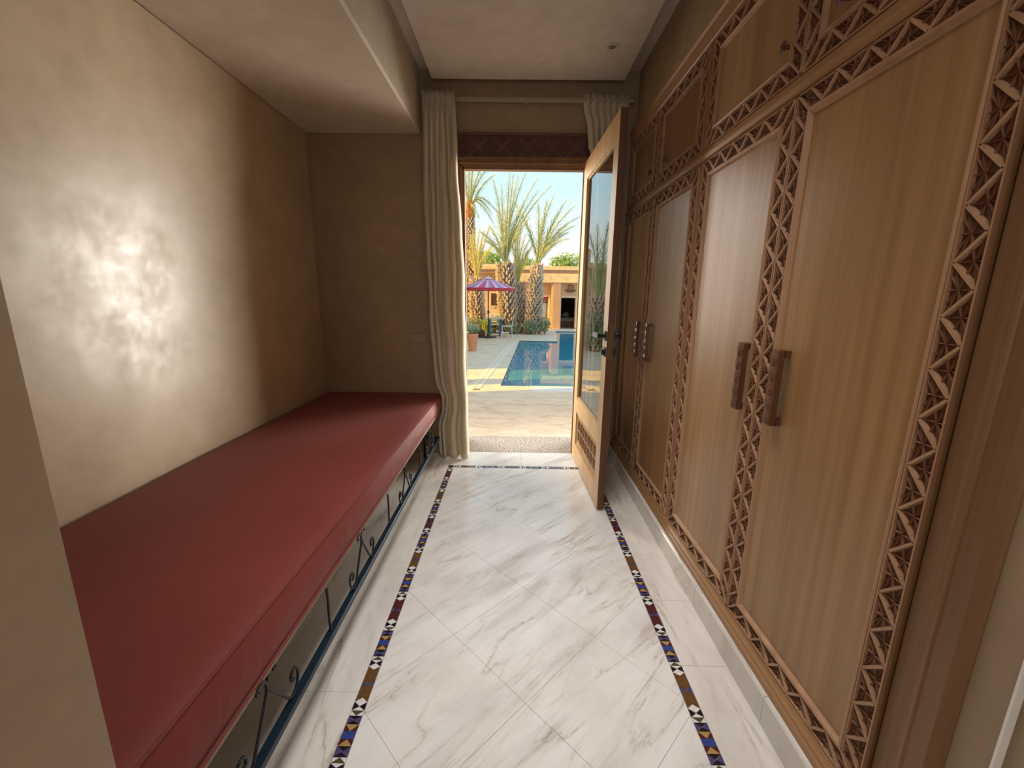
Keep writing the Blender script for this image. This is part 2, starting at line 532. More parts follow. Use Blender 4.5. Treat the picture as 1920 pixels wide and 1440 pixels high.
def mk(name, mb, mats, parent=None, smooth=False, loc=None, rec=False):
    """one mesh object; geometry is given in world coordinates"""
    org = Vector(loc) if loc is not None else (wloc(parent) if parent else Vector((0, 0, 0)))
    me = bpy.data.meshes.new(name)
    me.from_pydata([(v[0]-org.x, v[1]-org.y, v[2]-org.z) for v in mb.v], [], mb.f)
    if not isinstance(mats, (list, tuple)):
        mats = [mats]
    for m in mats:
        me.materials.append(M[m] if isinstance(m, str) else m)
    me.polygons.foreach_set('material_index', mb.m)
    if smooth:
        me.polygons.foreach_set('use_smooth', [True]*len(mb.f))
    me.update()
    o = bpy.data.objects.new(name, me)
    COL.objects.link(o)
    if parent:
        o.parent = parent
        o.location = org-wloc(parent)
    else:
        o.location = org
    WL[o.name] = org
    return o
def tag(o, label=None, cat=None, group=None, kind=None):
    if label: o['label'] = label
    if cat: o['category'] = cat
    if group: o['group'] = group
    if kind: o['kind'] = kind
    return o
def thing(name, label, cat, loc, group=None):
    o = bpy.data.objects.new(name, None)
    COL.objects.link(o)
    o.location = loc
    o.empty_display_size = 0.05
    WL[o.name] = Vector(loc)
    return tag(o, label, cat, group)
def struct(name, mb, mats, smooth=False, loc=None):
    return tag(mk(name, mb, mats, None, smooth, loc), kind='structure')
def B(a, b, bev=0.0):
    m = MB()
    m.box(a, b, 0, bev)
    return m
def catmull(pts, sub=6):
    P = [Vector(p) for p in pts]
    out = []
    for i in range(len(P)-1):
        p0, p1, p2, p3 = P[max(i-1, 0)], P[i], P[i+1], P[min(i+2, len(P)-1)]
        for k in range(sub):
            t = k/sub
            out.append(0.5*((2*p1)+(p2-p0)*t+(2*p0-5*p1+4*p2-p3)*t*t+(3*p1-p0-3*p2+p3)*t**3))
    out.append(P[-1])
    return out
def lerp_tab(tab, z):
    """tab: list of (z, value), descending or ascending in z"""
    t = sorted(tab)
    if z <= t[0][0]: return t[0][1]
    for (a, va), (b, vb) in zip(t, t[1:]):
        if z <= b:
            return va+(vb-va)*(z-a)/(b-a)
    return t[-1][1]

# ------------------------------------------------------------------ room shell
XL, YE, ZSOF, ZC = -1.60, 3.42, 2.52, 2.95
YP = 0.500      # far face of the wall the camera looks out of
# floor
fl = MB()
fl.box((-2.7, -3.3, -0.10), (2.3, YE+0.03, -0.012))
fl.box((-2.7, -3.3, -0.012), (2.3, 0.60, 0.0))
floor = struct('floor', fl, 'grout')
# mosaic rectangle: outer edges
SX0, SX1, SY1, SW = -0.525, 0.640, 3.147, 0.043
def clip_poly(poly, x0, x1, y0, y1):
    def cl(p, f, inter):
        out = []
        for i in range(len(p)):
            a, b = p[i], p[(i+1) % len(p)]
            if f(a): out.append(a)
            if f(a) != f(b): out.append(inter(a, b))
        return out
    for ax, lim, sg in ((0, x0, 1), (0, x1, -1), (1, y0, 1), (1, y1, -1)):
        f = lambda p: (p[ax]-lim)*sg >= 0
        def inter(a, b):
            t = (lim-a[ax])/(b[ax]-a[ax])
            return (a[0]+(b[0]-a[0])*t, a[1]+(b[1]-a[1])*t)
        poly = cl(poly, f, inter)
        if not poly: return []
    return poly
def slab(poly, mat, zt=0.0):
    m = MB()
    m.prism([(x, y, zt-0.012) for x, y in poly], (0, 0, 0.012))
    return mk('slab', m, mat, floor)
TS, GP = 0.405, 0.0005
cx0, cx1, cy1 = SX0+SW+0.001, SX1-SW-0.001, SY1-SW-0.001
for i in range(-2, 12):
    for j in range(-8, 12):
        a0, a1 = 0.445+TS*i+GP, 0.445+TS*(i+1)-GP
        b0, b1 = 0.776+TS*j+GP, 0.776+TS*(j+1)-GP
        q = [((a-b)/sqrt(2), (a+b)/sqrt(2)) for a, b in ((a0, b0), (a1, b0), (a1, b1), (a0, b1))]
        p = clip_poly(q, cx0, cx1, 0.601, cy1)
        if len(p) >= 3:
            ar = abs(sum(p[k][0]*p[(k+1) % len(p)][1]-p[(k+1) % len(p)][0]*p[k][1] for k in range(len(p))))/2
            if ar > 0.0006:
                slab(p, 'marble', random.uniform(-0.0004, 0.0))
def rows(x0, x1, cuts):
    for a, b in zip(cuts, cuts[1:]):
        slab([(x0, a+GP), (x1, a+GP), (x1, b-GP), (x0, b-GP)], 'marble_y', random.uniform(-0.0005, 0))
rows(XL, -1.06, [0.601, 1.0, 1.7, 2.4, YE])
rows(-1.058, SX0-0.001, [0.601, 1.178, 1.891, 2.604, YE])
rows(SX1+0.001, 0.842, [0.601, 0.96, 1.31, 1.654, 1.998, 2.34, 2.7, 3.1, YE])
for a, b in ((SX0+0.001, 0.06), (0.062, SX1-0.001)):
    slab([(a, SY1+0.001), (b, SY1+0.001), (b, YE+0.028), (a, YE+0.028)], 'marble', 0)
# granite door sill and the step outside
struct('trim_1', B((-0.50, YE+0.03, -0.12), (0.62, 3.88, 0.0), 0.004), 'granite')
struct('trim_2', B((-0.9, 3.88, -0.36), (1.1, 4.20, -0.17), 0.01), 'granite')

# mosaic border: a grout bed with its tesserae
gb = MB()
gb.box((SX0, 0.601, -0.011), (SX0+SW, SY1, -0.0012))
gb.box((SX1-SW, 0.601, -0.011), (SX1, SY1, -0.0012))
gb.box((SX0+SW, SY1-SW, -0.011), (SX1-SW, SY1, -0.0012))
mosaic = struct('trim_3', gb, 'grout')
W_ = SW
def cell_D(s, l, flip):
    a, b = 0.50*l, 0.72*l
    c = []
    c.append(([(W_/2, 0), (W_, a/2), (W_/2, a), (0, a/2)], 't_white'))
    c.append(([(0, 0), (W_/2, 0), (0, a/2)], 't_brownX'))
    c.append(([(W_, 0), (W_, a/2), (W_/2, 0)], 't_brownX'))
    c.append(([(0, a/2), (W_/2, a), (0, b)], 't_black'))
    c.append(([(W_, a/2), (W_, b), (W_/2, a)], 't_black'))
    c.append(([(W_/2, a), (W_, b), (0, b)], 't_white'))
    c.append(([(0, b), (W_, b), (W_/2, l)], 't_olive'))
    c.append(([(0, b), (W_/2, l), (0, l)], 't_white'))
    c.append(([(W_, b), (W_, l), (W_/2, l)], 't_white'))
    if flip:
        c = [([(t, l-q) for t, q in reversed(p)], m) for p, m in c]
    return [([(t, q+s) for t, q in p], m) for p, m in c]
def cell_X(s, l, side, tb):
    c = (W_/2, s+l/2)
    A, Bq, C, D = (0, s), (W_, s), (W_, s+l), (0, s+l)
    return [([A, Bq, c], tb), ([Bq, C, c], side), ([C, D, c], tb), ([D, A, c], side)]
def cell_R(s, l, m):
    return [([(0, s), (W_, s), (W_, s+l), (0, s+l)], m)]
def cell_Y(s, l, flip):
    b, t = (s, s+l) if not flip else (s+l, s)
    r = [([(0, b), (W_, b), (W_/2, t)], 't_yellow'), ([(0, b), (W_/2, t), (0, t)], 't_maroon'), ([(W_, b), (W_, t), (W_/2, t)], 't_maroon')]
    return [(p if not flip else list(reversed(p)), m) for p, m in r]
def period(bm):
    out, s = [], 0.0
    for kind, l in (('Df', .063), ('b', .037), ('Xb', .027), ('b', .043), ('D', .058), ('X', .031), ('Y', .021), ('B', .024), ('Yf', .021), ('X', .028)):
        if kind == 'Df': out += cell_D(s, l, True)
        elif kind == 'D': out += cell_D(s, l, False)
        elif kind == 'b': out += cell_R(s, l, bm)
        elif kind == 'Xb': out += cell_X(s, l, 't_purple', bm)
        elif kind == 'X': out += cell_X(s, l, 't_purple', 't_black')
        elif kind == 'Y': out += cell_Y(s, l, False)
        elif kind == 'Yf': out += cell_Y(s, l, True)
        elif kind == 'B': out += cell_R(s, l, 't_blue')
        s += l
    return [(p, bm if m == 't_brownX' else m) for p, m in out]
PER = 0.353
tess_cache, tess_mats = {}, ['t_white', 't_black', 't_purple', 't_blue', 't_yellow', 't_maroon', 't_brown', 't_olive']
far_t = MB()
tcount = [0]
def place_tess(poly, mat, key, org, rot, single):
    cx = sum(p[0] for p in poly)/len(poly)
    cy = sum(p[1] for p in poly)/len(poly)
    g = 0.0007
    loc = []
    for x, y in poly:
        d = sqrt((x-cx)**2+(y-cy)**2)
        k = max(0.3, 1-1.6*g/d)
        loc.append(((x-cx)*k, (y-cy)*k))
    wx = org[0]+cx*cos(rot)-cy*sin(rot)
    wy = org[1]+cx*sin(rot)+cy*cos(rot)
    if single:
        if key not in tess_cache:
            m = MB()
            m.prism([(x, y, 0) for x, y in loc], (0, 0, 0.0018))
            me = bpy.data.meshes.new('tessera')
            me.from_pydata(m.v, [], m.f)
            me.materials.append(M[mat])
            tess_cache[key] = me
        o = bpy.data.objects.new('tessera', tess_cache[key])
        COL.objects.link(o)
        o.parent = mosaic
        o.location = (wx, wy, -0.0012)
        o.rotation_euler = (0, 0, rot)
        tcount[0] += 1
    else:
        pts = [(wx+x*cos(rot)-y*sin(rot), wy+x*sin(rot)+y*cos(rot), -0.0012) for x, y in loc]
        far_t.prism(pts, (0, 0, 0.0018), tess_mats.index(mat))
for side, org, rot, s_from, s_to in (('L', (SX0, 0.0), 0, 0.93, SY1-SW), ('R', (SX1-SW, 0.0), 0, 0.93, SY1-SW), ('F', (SX0+SW, SY1), -pi/2, 0.0, SX1-SX0-2*SW)):
    k0 = 0
    s = 1.096-PER*2 if side != 'F' else 0.0
    n = 0
    while s < s_to:
        bm = 't_maroon' if n % 2 else 't_brown'
        for ci, (p, m) in enumerate(period(bm)):
            q = [(t, y+s) for t, y in p]
            if min(y for _, y in q) < s_from-0.33 or max(y for _, y in q) > s_to+0.002 or min(y for _, y in q) < 0.602-(0.602 if side == 'F' else 0):
                continue
            near = side != 'F' and min(y for _, y in q) > 0.86 and min(y for _, y in q) < 2.04 and tcount[0] < 296
            place_tess(q, m, (ci, bm), org, rot, near)
        s += PER
        n += 1
for cx_ in (SX0, SX1-SW):
    far_t.prism([(cx_+0.001, SY1-SW+0.001, -0.0012), (cx_+SW-0.001, SY1-SW+0.001, -0.0012), (cx_+SW-0.001, SY1-0.001, -0.0012), (cx_+0.001, SY1-0.001, -0.0012)], (0, 0, 0.0018), 5)
tag(mk('distant_tesserae', far_t, tess_mats, mosaic), kind='stuff')

# walls
wl = MB()
wl.box((XL-0.3, YP-0.01, -0.01), (XL, 3.85, 3.3))
struct('wall_left', wl, 'wall')
# partition the camera looks through (left pier, head, right pier)
pt = MB()
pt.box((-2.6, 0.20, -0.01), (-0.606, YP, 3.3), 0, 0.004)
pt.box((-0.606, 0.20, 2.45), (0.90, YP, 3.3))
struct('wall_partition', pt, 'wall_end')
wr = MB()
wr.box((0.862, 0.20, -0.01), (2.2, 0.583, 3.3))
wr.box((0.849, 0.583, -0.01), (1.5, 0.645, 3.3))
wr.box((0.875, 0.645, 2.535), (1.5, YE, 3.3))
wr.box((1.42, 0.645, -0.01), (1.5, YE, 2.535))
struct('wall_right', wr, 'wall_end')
struct('trim_4', B((0.8475, 0.5800, 0.0), (0.8635, 0.5845, 2.9)), 'coping')
# end wall with the door hole
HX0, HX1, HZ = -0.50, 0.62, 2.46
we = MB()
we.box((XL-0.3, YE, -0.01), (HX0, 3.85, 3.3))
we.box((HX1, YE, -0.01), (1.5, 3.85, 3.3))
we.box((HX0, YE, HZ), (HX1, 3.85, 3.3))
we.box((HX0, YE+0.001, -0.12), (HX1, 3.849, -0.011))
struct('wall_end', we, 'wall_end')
out_w = MB()
out_w.box((-8.0, 3.3, -0.4), (XL-0.3, 3.85, 4.3))
out_w.box((1.5, 3.3, -0.4), (8.0, 3.85, 4.3))
out_w.box((XL-0.3, 3.85, 2.6), (1.5, 3.95, 4.3))
out_w.box((XL-0.3, 3.60, 3.3), (1.5, 3.85, 4.3))
struct('wall_outer', out_w, 'villa')
# near room
nr = MB()
nr.box((-2.9, -3.5, -0.1), (-2.6, YP, 3.3))
nr.box((2.2, -3.5, -0.1), (2.5, 0.58, 3.3))
nr.box((-2.6, -3.5, -0.1), (2.2, -3.2, 3.3))
nr.box((-2.6, YP-0.01, 3.0), (XL-0.3, YP+0.2, 3.3))
struct('wall_back', nr, 'wall')
# soffit over the bed, ceiling with the lowered panel
struct('ceiling', B((-2.9, -3.5, ZC), (2.5, 3.85, 3.32)), 'ceil')
struct('trim_5', B((XL, YP, ZSOF), (-0.731, YE, ZC), 0.012), 'soffit')
struct('trim_6', B((-0.625, YP+0.05, 2.85), (0.748, 3.333, 2.872), 0.002), 'ceil')
tr_c = MB()
tr_c.box((-0.5, YP+0.15, 2.872), (0.62, 3.2, ZC))
struct('trim_7', tr_c, 'ceil')

# ------------------------------------------------------------------ downlight, switch, curtain rail
dl = thing('recessed_downlight', 'small round recessed downlight in the pale lowered ceiling', 'light fitting', (0.566, 2.925, 2.85))
m = MB()
m.lathe([(0.022, -0.001), (0.026, -0.006), (0.036, -0.006), (0.041, -0.003), (0.041, 0.0)], (0.566, 2.925, 2.85), 28)
mk('ring', m, 'lamp_ring', dl, True)
m = MB()
m.lathe([(0.004, -0.006), (0.016, -0.0055), (0.0215, -0.002), (0.0215, 0.0)], (0.566, 2.925, 2.85), 24)
mk('lens', m, 'lamp_glass', dl, True)

sw = thing('light_switch', 'beige double light switch beside the left curtain above the mattress', 'switch', (-0.813, YE, 0.998))
mk('cover_plate', B((-0.883, YE-0.009, 0.962), (-0.743, YE, 1.034), 0.003), 'switch', sw)
mk('rocker', B((-0.875, YE-0.014, 0.968), (-0.852, YE-0.008, 1.028), 0.002), 'switch', sw)
mk('rocker', B((-0.849, YE-0.014, 0.968), (-0.826, YE-0.008, 1.028), 0.002), 'switch', sw)
mk('rocker', B((-0.802, YE-0.014, 0.968), (-0.751, YE-0.008, 1.028), 0.002), 'switch', sw)

cr = thing('curtain_rail', 'plain painted curtain rail across the wall above the door', 'curtain rail', (0.05, 3.37, 2.735))
mk('track', B((-0.70, 3.355, 2.722), (0.835, 3.385, 2.750), 0.004), 'rail_paint', cr)
for x in (-0.42, 0.05, 0.5):
    mk('bracket', B((x-0.012, 3.385, 2.726), (x+0.012, YE, 2.746)), 'rail_paint', cr)

def curtain(name, label, lt, rt, yc, zt, zb, tops, bots, depth_t, depth_b, seed):
    rnd = random.Random(seed)
    nl = len(tops)-1
    per = 14
    nz = 70
    mb = MB()
    ph = [rnd.uniform(0, 6.28) for _ in range(nl)]
    dd = [rnd.uniform(0.75, 1.2) for _ in range(nl)]
    rowsv = []
    for k in range(nz+1):
        w = k/nz
        z = zt+(zb-zt)*w
        xl, xr = lerp_tab(lt, z), lerp_tab(rt, z)
        w2 = min(1, w*1.5)**0.8
        row = []
        for i in range(nl):
            a = tops[i]+(bots[i]-tops[i])*w2
            b = tops[i+1]+(bots[i+1]-tops[i+1])*w2
            for j in range(per+(1 if i == nl-1 else 0)):
                t = j/per
                wid = (b-a)*(xr-xl)
                dep = (depth_t+(depth_b-depth_t)*min(1, w*2))*dd[i]*min(1.25, max(0.35, wid/0.055))
                lob = (1-abs(2*t-1)**2.2)**0.62 if 0 < t < 1 else 0.0
                wob = 0.004*sin(z*5+ph[i])+0.0025*sin(z*13+2*ph[i])
                # the fold leans over the crease to its right
                xx = xl+(a+(b-a)*t)*(xr-xl)+0.16*wid*lob+wob
                yy = yc-dep*lob+0.006*sin(3.1*z+ph[i])
                if w < 0.045:    # pinched heading above the rail
                    yy = yc+(yy-yc)*0.55+0.004*sin(40*t)
                    xx += 0.002*sin(60*t+i)
                zz = z+(0.010*sin(5*t*pi+ph[i]) if k == 0 else 0)
                row.append((xx, yy, zz))
        rowsv.append(row)
    n = len(rowsv[0])
    mb.poly([p for r in rowsv for p in r], [(k*n+i, (k+1)*n+i, (k+1)*n+i+1, k*n+i+1) for k in range(nz) for i in range(n-1)])
    th = thing(name, label, 'curtain', ((lt[-1][1]+rt[-1][1])/2, yc, zb), 'curtains at the garden door')
    o = mk('cloth', mb, 'curtain', th, True)
    md = o.modifiers.new('thick', 'SOLIDIFY')
    md.thickness = 0.004
    hem = MB()
    return th
curtain('curtain', 'long cream linen curtain left of the door, falling past the mattress end',
        [(2.78, -0.705), (2.60, -0.70), (2.3, -0.708), (1.94, -0.708), (1.55, -0.70), (1.15, -0.695), (0.816, -0.672), (0.62, -0.650), (0.545, -0.606), (0.40, -0.612), (0.30, -0.648), (0.012, -0.645)],
        [(2.78, -0.462), (2.5, -0.452), (2.2, -0.442), (1.87, -0.420), (1.48, -0.408), (1.07, -0.400), (0.55, -0.392), (0.012, -0.385)],
        3.335, 2.775, 0.012, [0, .20, .36, .55, .70, .86, 1], [0, .15, .30, .34, .66, .69, 1], 0.040, 0.068, 3)
curtain('curtain', 'cream linen curtain bunched behind the open door leaf at the right',
        [(2.78, 0.462), (2.66, 0.478), (2.6, 0.500), (2.42, 0.515), (2.36, 0.545), (2.3, 0.60), (1.5, 0.62), (0.012, 0.63)],
        [(2.78, 0.795), (2.3, 0.800), (1.2, 0.803), (0.012, 0.806)],
        3.375, 2.775, 0.012, [0, .15, .30, .44, .58, .74, .88, 1], [0, .15, .30, .46, .6, .76, .88, 1], 0.040, 0.060, 5)

# ------------------------------------------------------------------ daybed and mattress
bed = thing('daybed', 'low wrought iron daybed frame with scrollwork under the red mattress', 'daybed', (-1.1, 1.97, 0.0))
BX, BY0, BY1 = -0.622, 0.54, 3.24
mk('lower_rail', B((BX-0.013, BY0, 0.188), (BX+0.013, BY1, 0.211), 0.002), 'blue_rail', bed)
mk('upper_rail', B((BX-0.035, BY0, 0.378), (BX-0.012, BY1, 0.394), 0.002), 'iron', bed)
mk('lower_rail', B((XL+0.03, BY0, 0.188), (XL+0.055, BY1, 0.211)), 'blue_rail', bed)
mk('upper_rail', B((XL+0.03, BY0, 0.376), (XL+0.055, BY1, 0.394)), 'iron', bed)
for y in (BY0, BY1-0.025):
    mk('cross_rail', B((XL+0.055, y, 0.188), (BX-0.013, y+0.025, 0.211)), 'blue_rail', bed)
    mk('cross_rail', B((XL+0.055, y, 0.376), (BX-0.012, y+0.025, 0.394)), 'iron', bed)
for x in (BX, XL+0.042):
    for y in (BY0+0.012, BY1-0.012):
        m = MB()
        x_ = x-0.11 if (x == BX and y > 2) else x      # the far front leg stands back under the frame
        m.tube([(x_, y, 0.0), (x_, y, 0.376)], 0.013, 10)
        mk('leg', m, 'iron', bed, True)
mk('base_board', B((XL+0.02, BY0, 0.3945), (-0.6195, BY1, 0.405)), 'ply', bed)
for y in (1.215, 1.893, 2.575):
    m = MB()
    m.tube(catmull([(BX, y-0.002, 0.378), (BX, y+0.0015, 0.33), (BX, y-0.001, 0.27), (BX, y+0.002, 0.209)], 4), 0.0045, 8)
    mk('upright_bar', m, 'iron', bed, True)
S_half = [(.033, .384), (.039, .381), (.043, .388), (.039, .398), (.026, .399), (.012, .392), (.005, .376), (.007, .355), (.030, .315), (.062, .265),
          (.086, .229), (.106, .2175), (.128, .232), (.139, .260), (.133, .286), (.116, .292), (.104, .278), (.108, .263), (.119, .262)]
for yc in (0.87, 1.53, 2.215, 2.90):
    for sg in (1, -1):
        m = MB()
        m.tube(catmull([(BX-0.002*sg, yc+sg*a, b) for a, b in S_half], 5), 0.0042, 7)
        mk('scroll', m, 'iron', bed, True)

# mattress: shaped shell with piping
def mattress():
    y0, y1 = YP+0.006, 3.395
    zt, zb = 0.534, 0.405
    ny = 420
    th = thing('mattress', 'long dark red piped mattress on the iron daybed along the left wall', 'mattress', (-1.1, 1.97, zb))
    mb = MB()
    def front(y):
        return -0.655+(y-y0)/(y1-y0)*0.042
    prof_n = []
    R = []
    for k in range(ny+1):
        y = y0+(y1-y0)*k/ny
        xf = front(y)
        xb = XL+0.012
        q = []
        # across: back bottom, back top, top points, front top, front face, front bottom
        q.append((xb, zb))
        q.append((xb, zt-0.012))
        nt_ = 18
        for i in range(nt_+1):
            t = i/nt_
            x = xb+0.012+(xf-0.012-xb-0.012)*t
            z = zt+0.006*sin(pi*t)**0.5+0.0022*mnoise.noise(Vector((x*3, y*2.3, 0)))
            q.append((x, z))
        q.append((xf-0.003, zt-0.005))
        nf = 12
        for i in range(nf+1):
            t = i/nf
            z = zt-0.012-(zt-zb-0.018)*t
            w = abs(mnoise.noise(Vector((y*30+t*3, t*1.2, 3))))*0.010*max(0, 0.35+mnoise.noise(Vector((y*2.1, 0, 5)))*1.6) + mnoise.noise(Vector((y*6, t*1.5, 8)))*0.007
            xx = xf+(0.030*t)*(1-0.0) if False else xf+(-0.618-xf)*t*0.8+0.010*sin(pi*t)
            q.append((xx+w*sin(pi*t), z))
        q.append((-0.625, zb))
        R.append([(x, y, z) for x, z in q])
    n = len(R[0])
    mb.poly([p for r in R for p in r], [(k*n+i, k*n+(i+1) % n, (k+1)*n+(i+1) % n, (k+1)*n+i) for k in range(ny) for i in range(n)])
    mb.face([R[0][i] for i in range(n)])
    mb.face([R[-1][i] for i in reversed(range(n))])
    mk('cover', mb, 'fabric', th, True)
    for zz, dx in ((zt-0.0065, -0.002), (zb+0.008, None)):
        m = MB()
        pts = []
        for k in range(0, 61):
            y = y0+0.004+(y1-y0-0.008)*k/60
            x = front(y)+dx if dx is not None else -0.619
            pts.append((x, y, zz+0.0015*mnoise.noise(Vector((y*5, 1, zz)))))
        m.tube(pts, 0.0042, 7)
        mk('piping', m, 'fabric', th, True)
    return th
mattress()

# ------------------------------------------------------------------ built-in wardrobe
WX = 0.843
wd = thing('wardrobe', 'built-in honey coloured wardrobe with carved zigzag borders along the right wall', 'wardrobe', (1.1, 2.1, 0.105))
JE, J34, J23a, J23b, J12, JL = 0.785, 1.421, 2.074, 2.108, 2.757, 3.372
ZB0, ZB1, ZU0, ZU1 = 0.166, 1.953, 2.009, 2.446
mk('carcass', B((0.885, 0.66, 0.105), (1.40, 3.415, 2.535)), 'wood_frame', wd)
mk('stile', B((WX+0.014, 0.757, 0.14), (0.885, JE-0.003, 2.535), 0.002), 'jamb', wd)
mk('stile', B((WX+0.008, J23a+0.001, 0.14), (0.885, J23b-0.001, 2.535), 0.002), 'wood_frame', wd)
mk('stile', B((WX, JL+0.003, 0.14), (0.885, 3.418, 2.535), 0.002), 'wood_frame', wd)
def prof_y(mb, prof, y0, y1, mi=0):
    """profile (x,z) swept along y"""
    mb.prism([(x, y0, z) for x, z in prof], (0, y1-y0, 0), mi)
m = MB()
prof_y(m, [(0.885, 1.956), (0.846, 1.956), (0.836, 1.960), (0.832, 1.967), (0.832, 1.976), (0.842, 1.986), (0.846, 2.006), (0.885, 2.006)], 0.757, 3.418)
mk('middle_rail', m, 'wood_y', wd)
m = MB()
prof_y(m, [(0.885, 2.449), (0.842, 2.449), (0.838, 2.456), (0.838, 2.520), (0.830, 2.528), (0.830, 2.548), (0.885, 2.548)], 0.657, 3.418)
mk('top_rail', m, 'wood_y', wd)
m = MB()
prof_y(m, [(0.885, 0.106), (0.826, 0.106), (0.826, 0.128), (0.831, 0.134), (0.831, 0.146), (0.838, 0.154), (0.842, 0.163), (0.885, 0.163)], 0.757, 3.418)
mk('plinth', m, 'wood_y', wd)

def bar(mb, a, b, w, h0, h1, fmap, mi=0):
    a, b = Vector(a), Vector(b)
    d = (b-a).normalized()
    n = Vector((-d.y, d.x))*w/2
    n2 = n*0.62
    L = [fmap(*(a+n), h0), fmap(*(a-n), h0), fmap(*(b-n), h0), fmap(*(b+n), h0), fmap(*(a+n2), h1), fmap(*(a-n2), h1), fmap(*(b-n2), h1), fmap(*(b+n2), h1)]
    mb.poly(L, [(4, 5, 6, 7), (0, 1, 5, 4), (1, 2, 6, 5), (2, 3, 7, 6), (3, 0, 4, 7)], mi)
def carved_strip(mb, L, w, fmap, per=0.105, dep=0.009):
    """strip from (0,0) to (L,w); fmap(s,t,h) -> world; h=0 is the face, negative is sunk"""
    n = max(1, round(L/per))
    p = L/n
    e = 0.006
    bar(mb, (0, e/2), (L, e/2), e, -dep, 0, fmap)
    bar(mb, (0, w-e/2), (L, w-e/2), e, -dep, 0, fmap)
    t0, t1 = e, w-e
    for i in range(n):
        a, b, c = i*p, (i+0.5)*p, (i+1)*p
        bar(mb, (a, t0), (b, t1), 0.0095, -dep, 0.0, fmap)
        bar(mb, (b, t1), (c, t0), 0.0095, -dep, 0.0, fmap)
        for tri in (((a, t0), (c, t0), (b, t1)), ((b, t1), (c+0.5*p, t1), (c, t0)) if i < n-1 else None):
            if tri is None: continue
            star(mb, tri, dep, fmap)
    # sunk ground of the whole strip
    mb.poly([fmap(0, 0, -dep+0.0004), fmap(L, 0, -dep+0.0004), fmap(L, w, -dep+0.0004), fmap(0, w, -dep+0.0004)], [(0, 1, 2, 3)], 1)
    for q in (((0, t1), (0.5*p, t1), (0, t0)), ((L-0.5*p, t1), (L, t1), (L, t0))):
        star(mb, q, dep, fmap)
def star(mb, tri, dep, fmap):
    """chip-carved star: ridges from the middle of the triangle to its corners and sides, cut deepest at the rim"""
    A = [Vector(q) for q in tri]
    c = (A[0]+A[1]+A[2])/3
    ends = [A[0], A[1], A[2], (A[0]+A[1])/2, (A[1]+A[2])/2, (A[2]+A[0])/2, A[0].lerp(A[1], 0.25), A[0].lerp(A[1], 0.75)]
    for e_ in ends:
        d = e_-c
        if d.length < 0.004: continue
        e2 = c+d*0.97
        nn = Vector((-d.y, d.x)).normalized()
        w0, w1 = 0.0006, 0.0019
        P = [fmap(*(c+nn*w0), -dep), fmap(*(c-nn*w0), -dep), fmap(*(e2-nn*w1), -dep), fmap(*(e2+nn*w1), -dep), fmap(c.x, c.y, -dep*0.55), fmap(e2.x, e2.y, -dep*0.22)]
        mb.poly(P, [(0, 4, 5, 3), (1, 2, 5, 4), (2, 3, 5), (0, 1, 4)], 2)
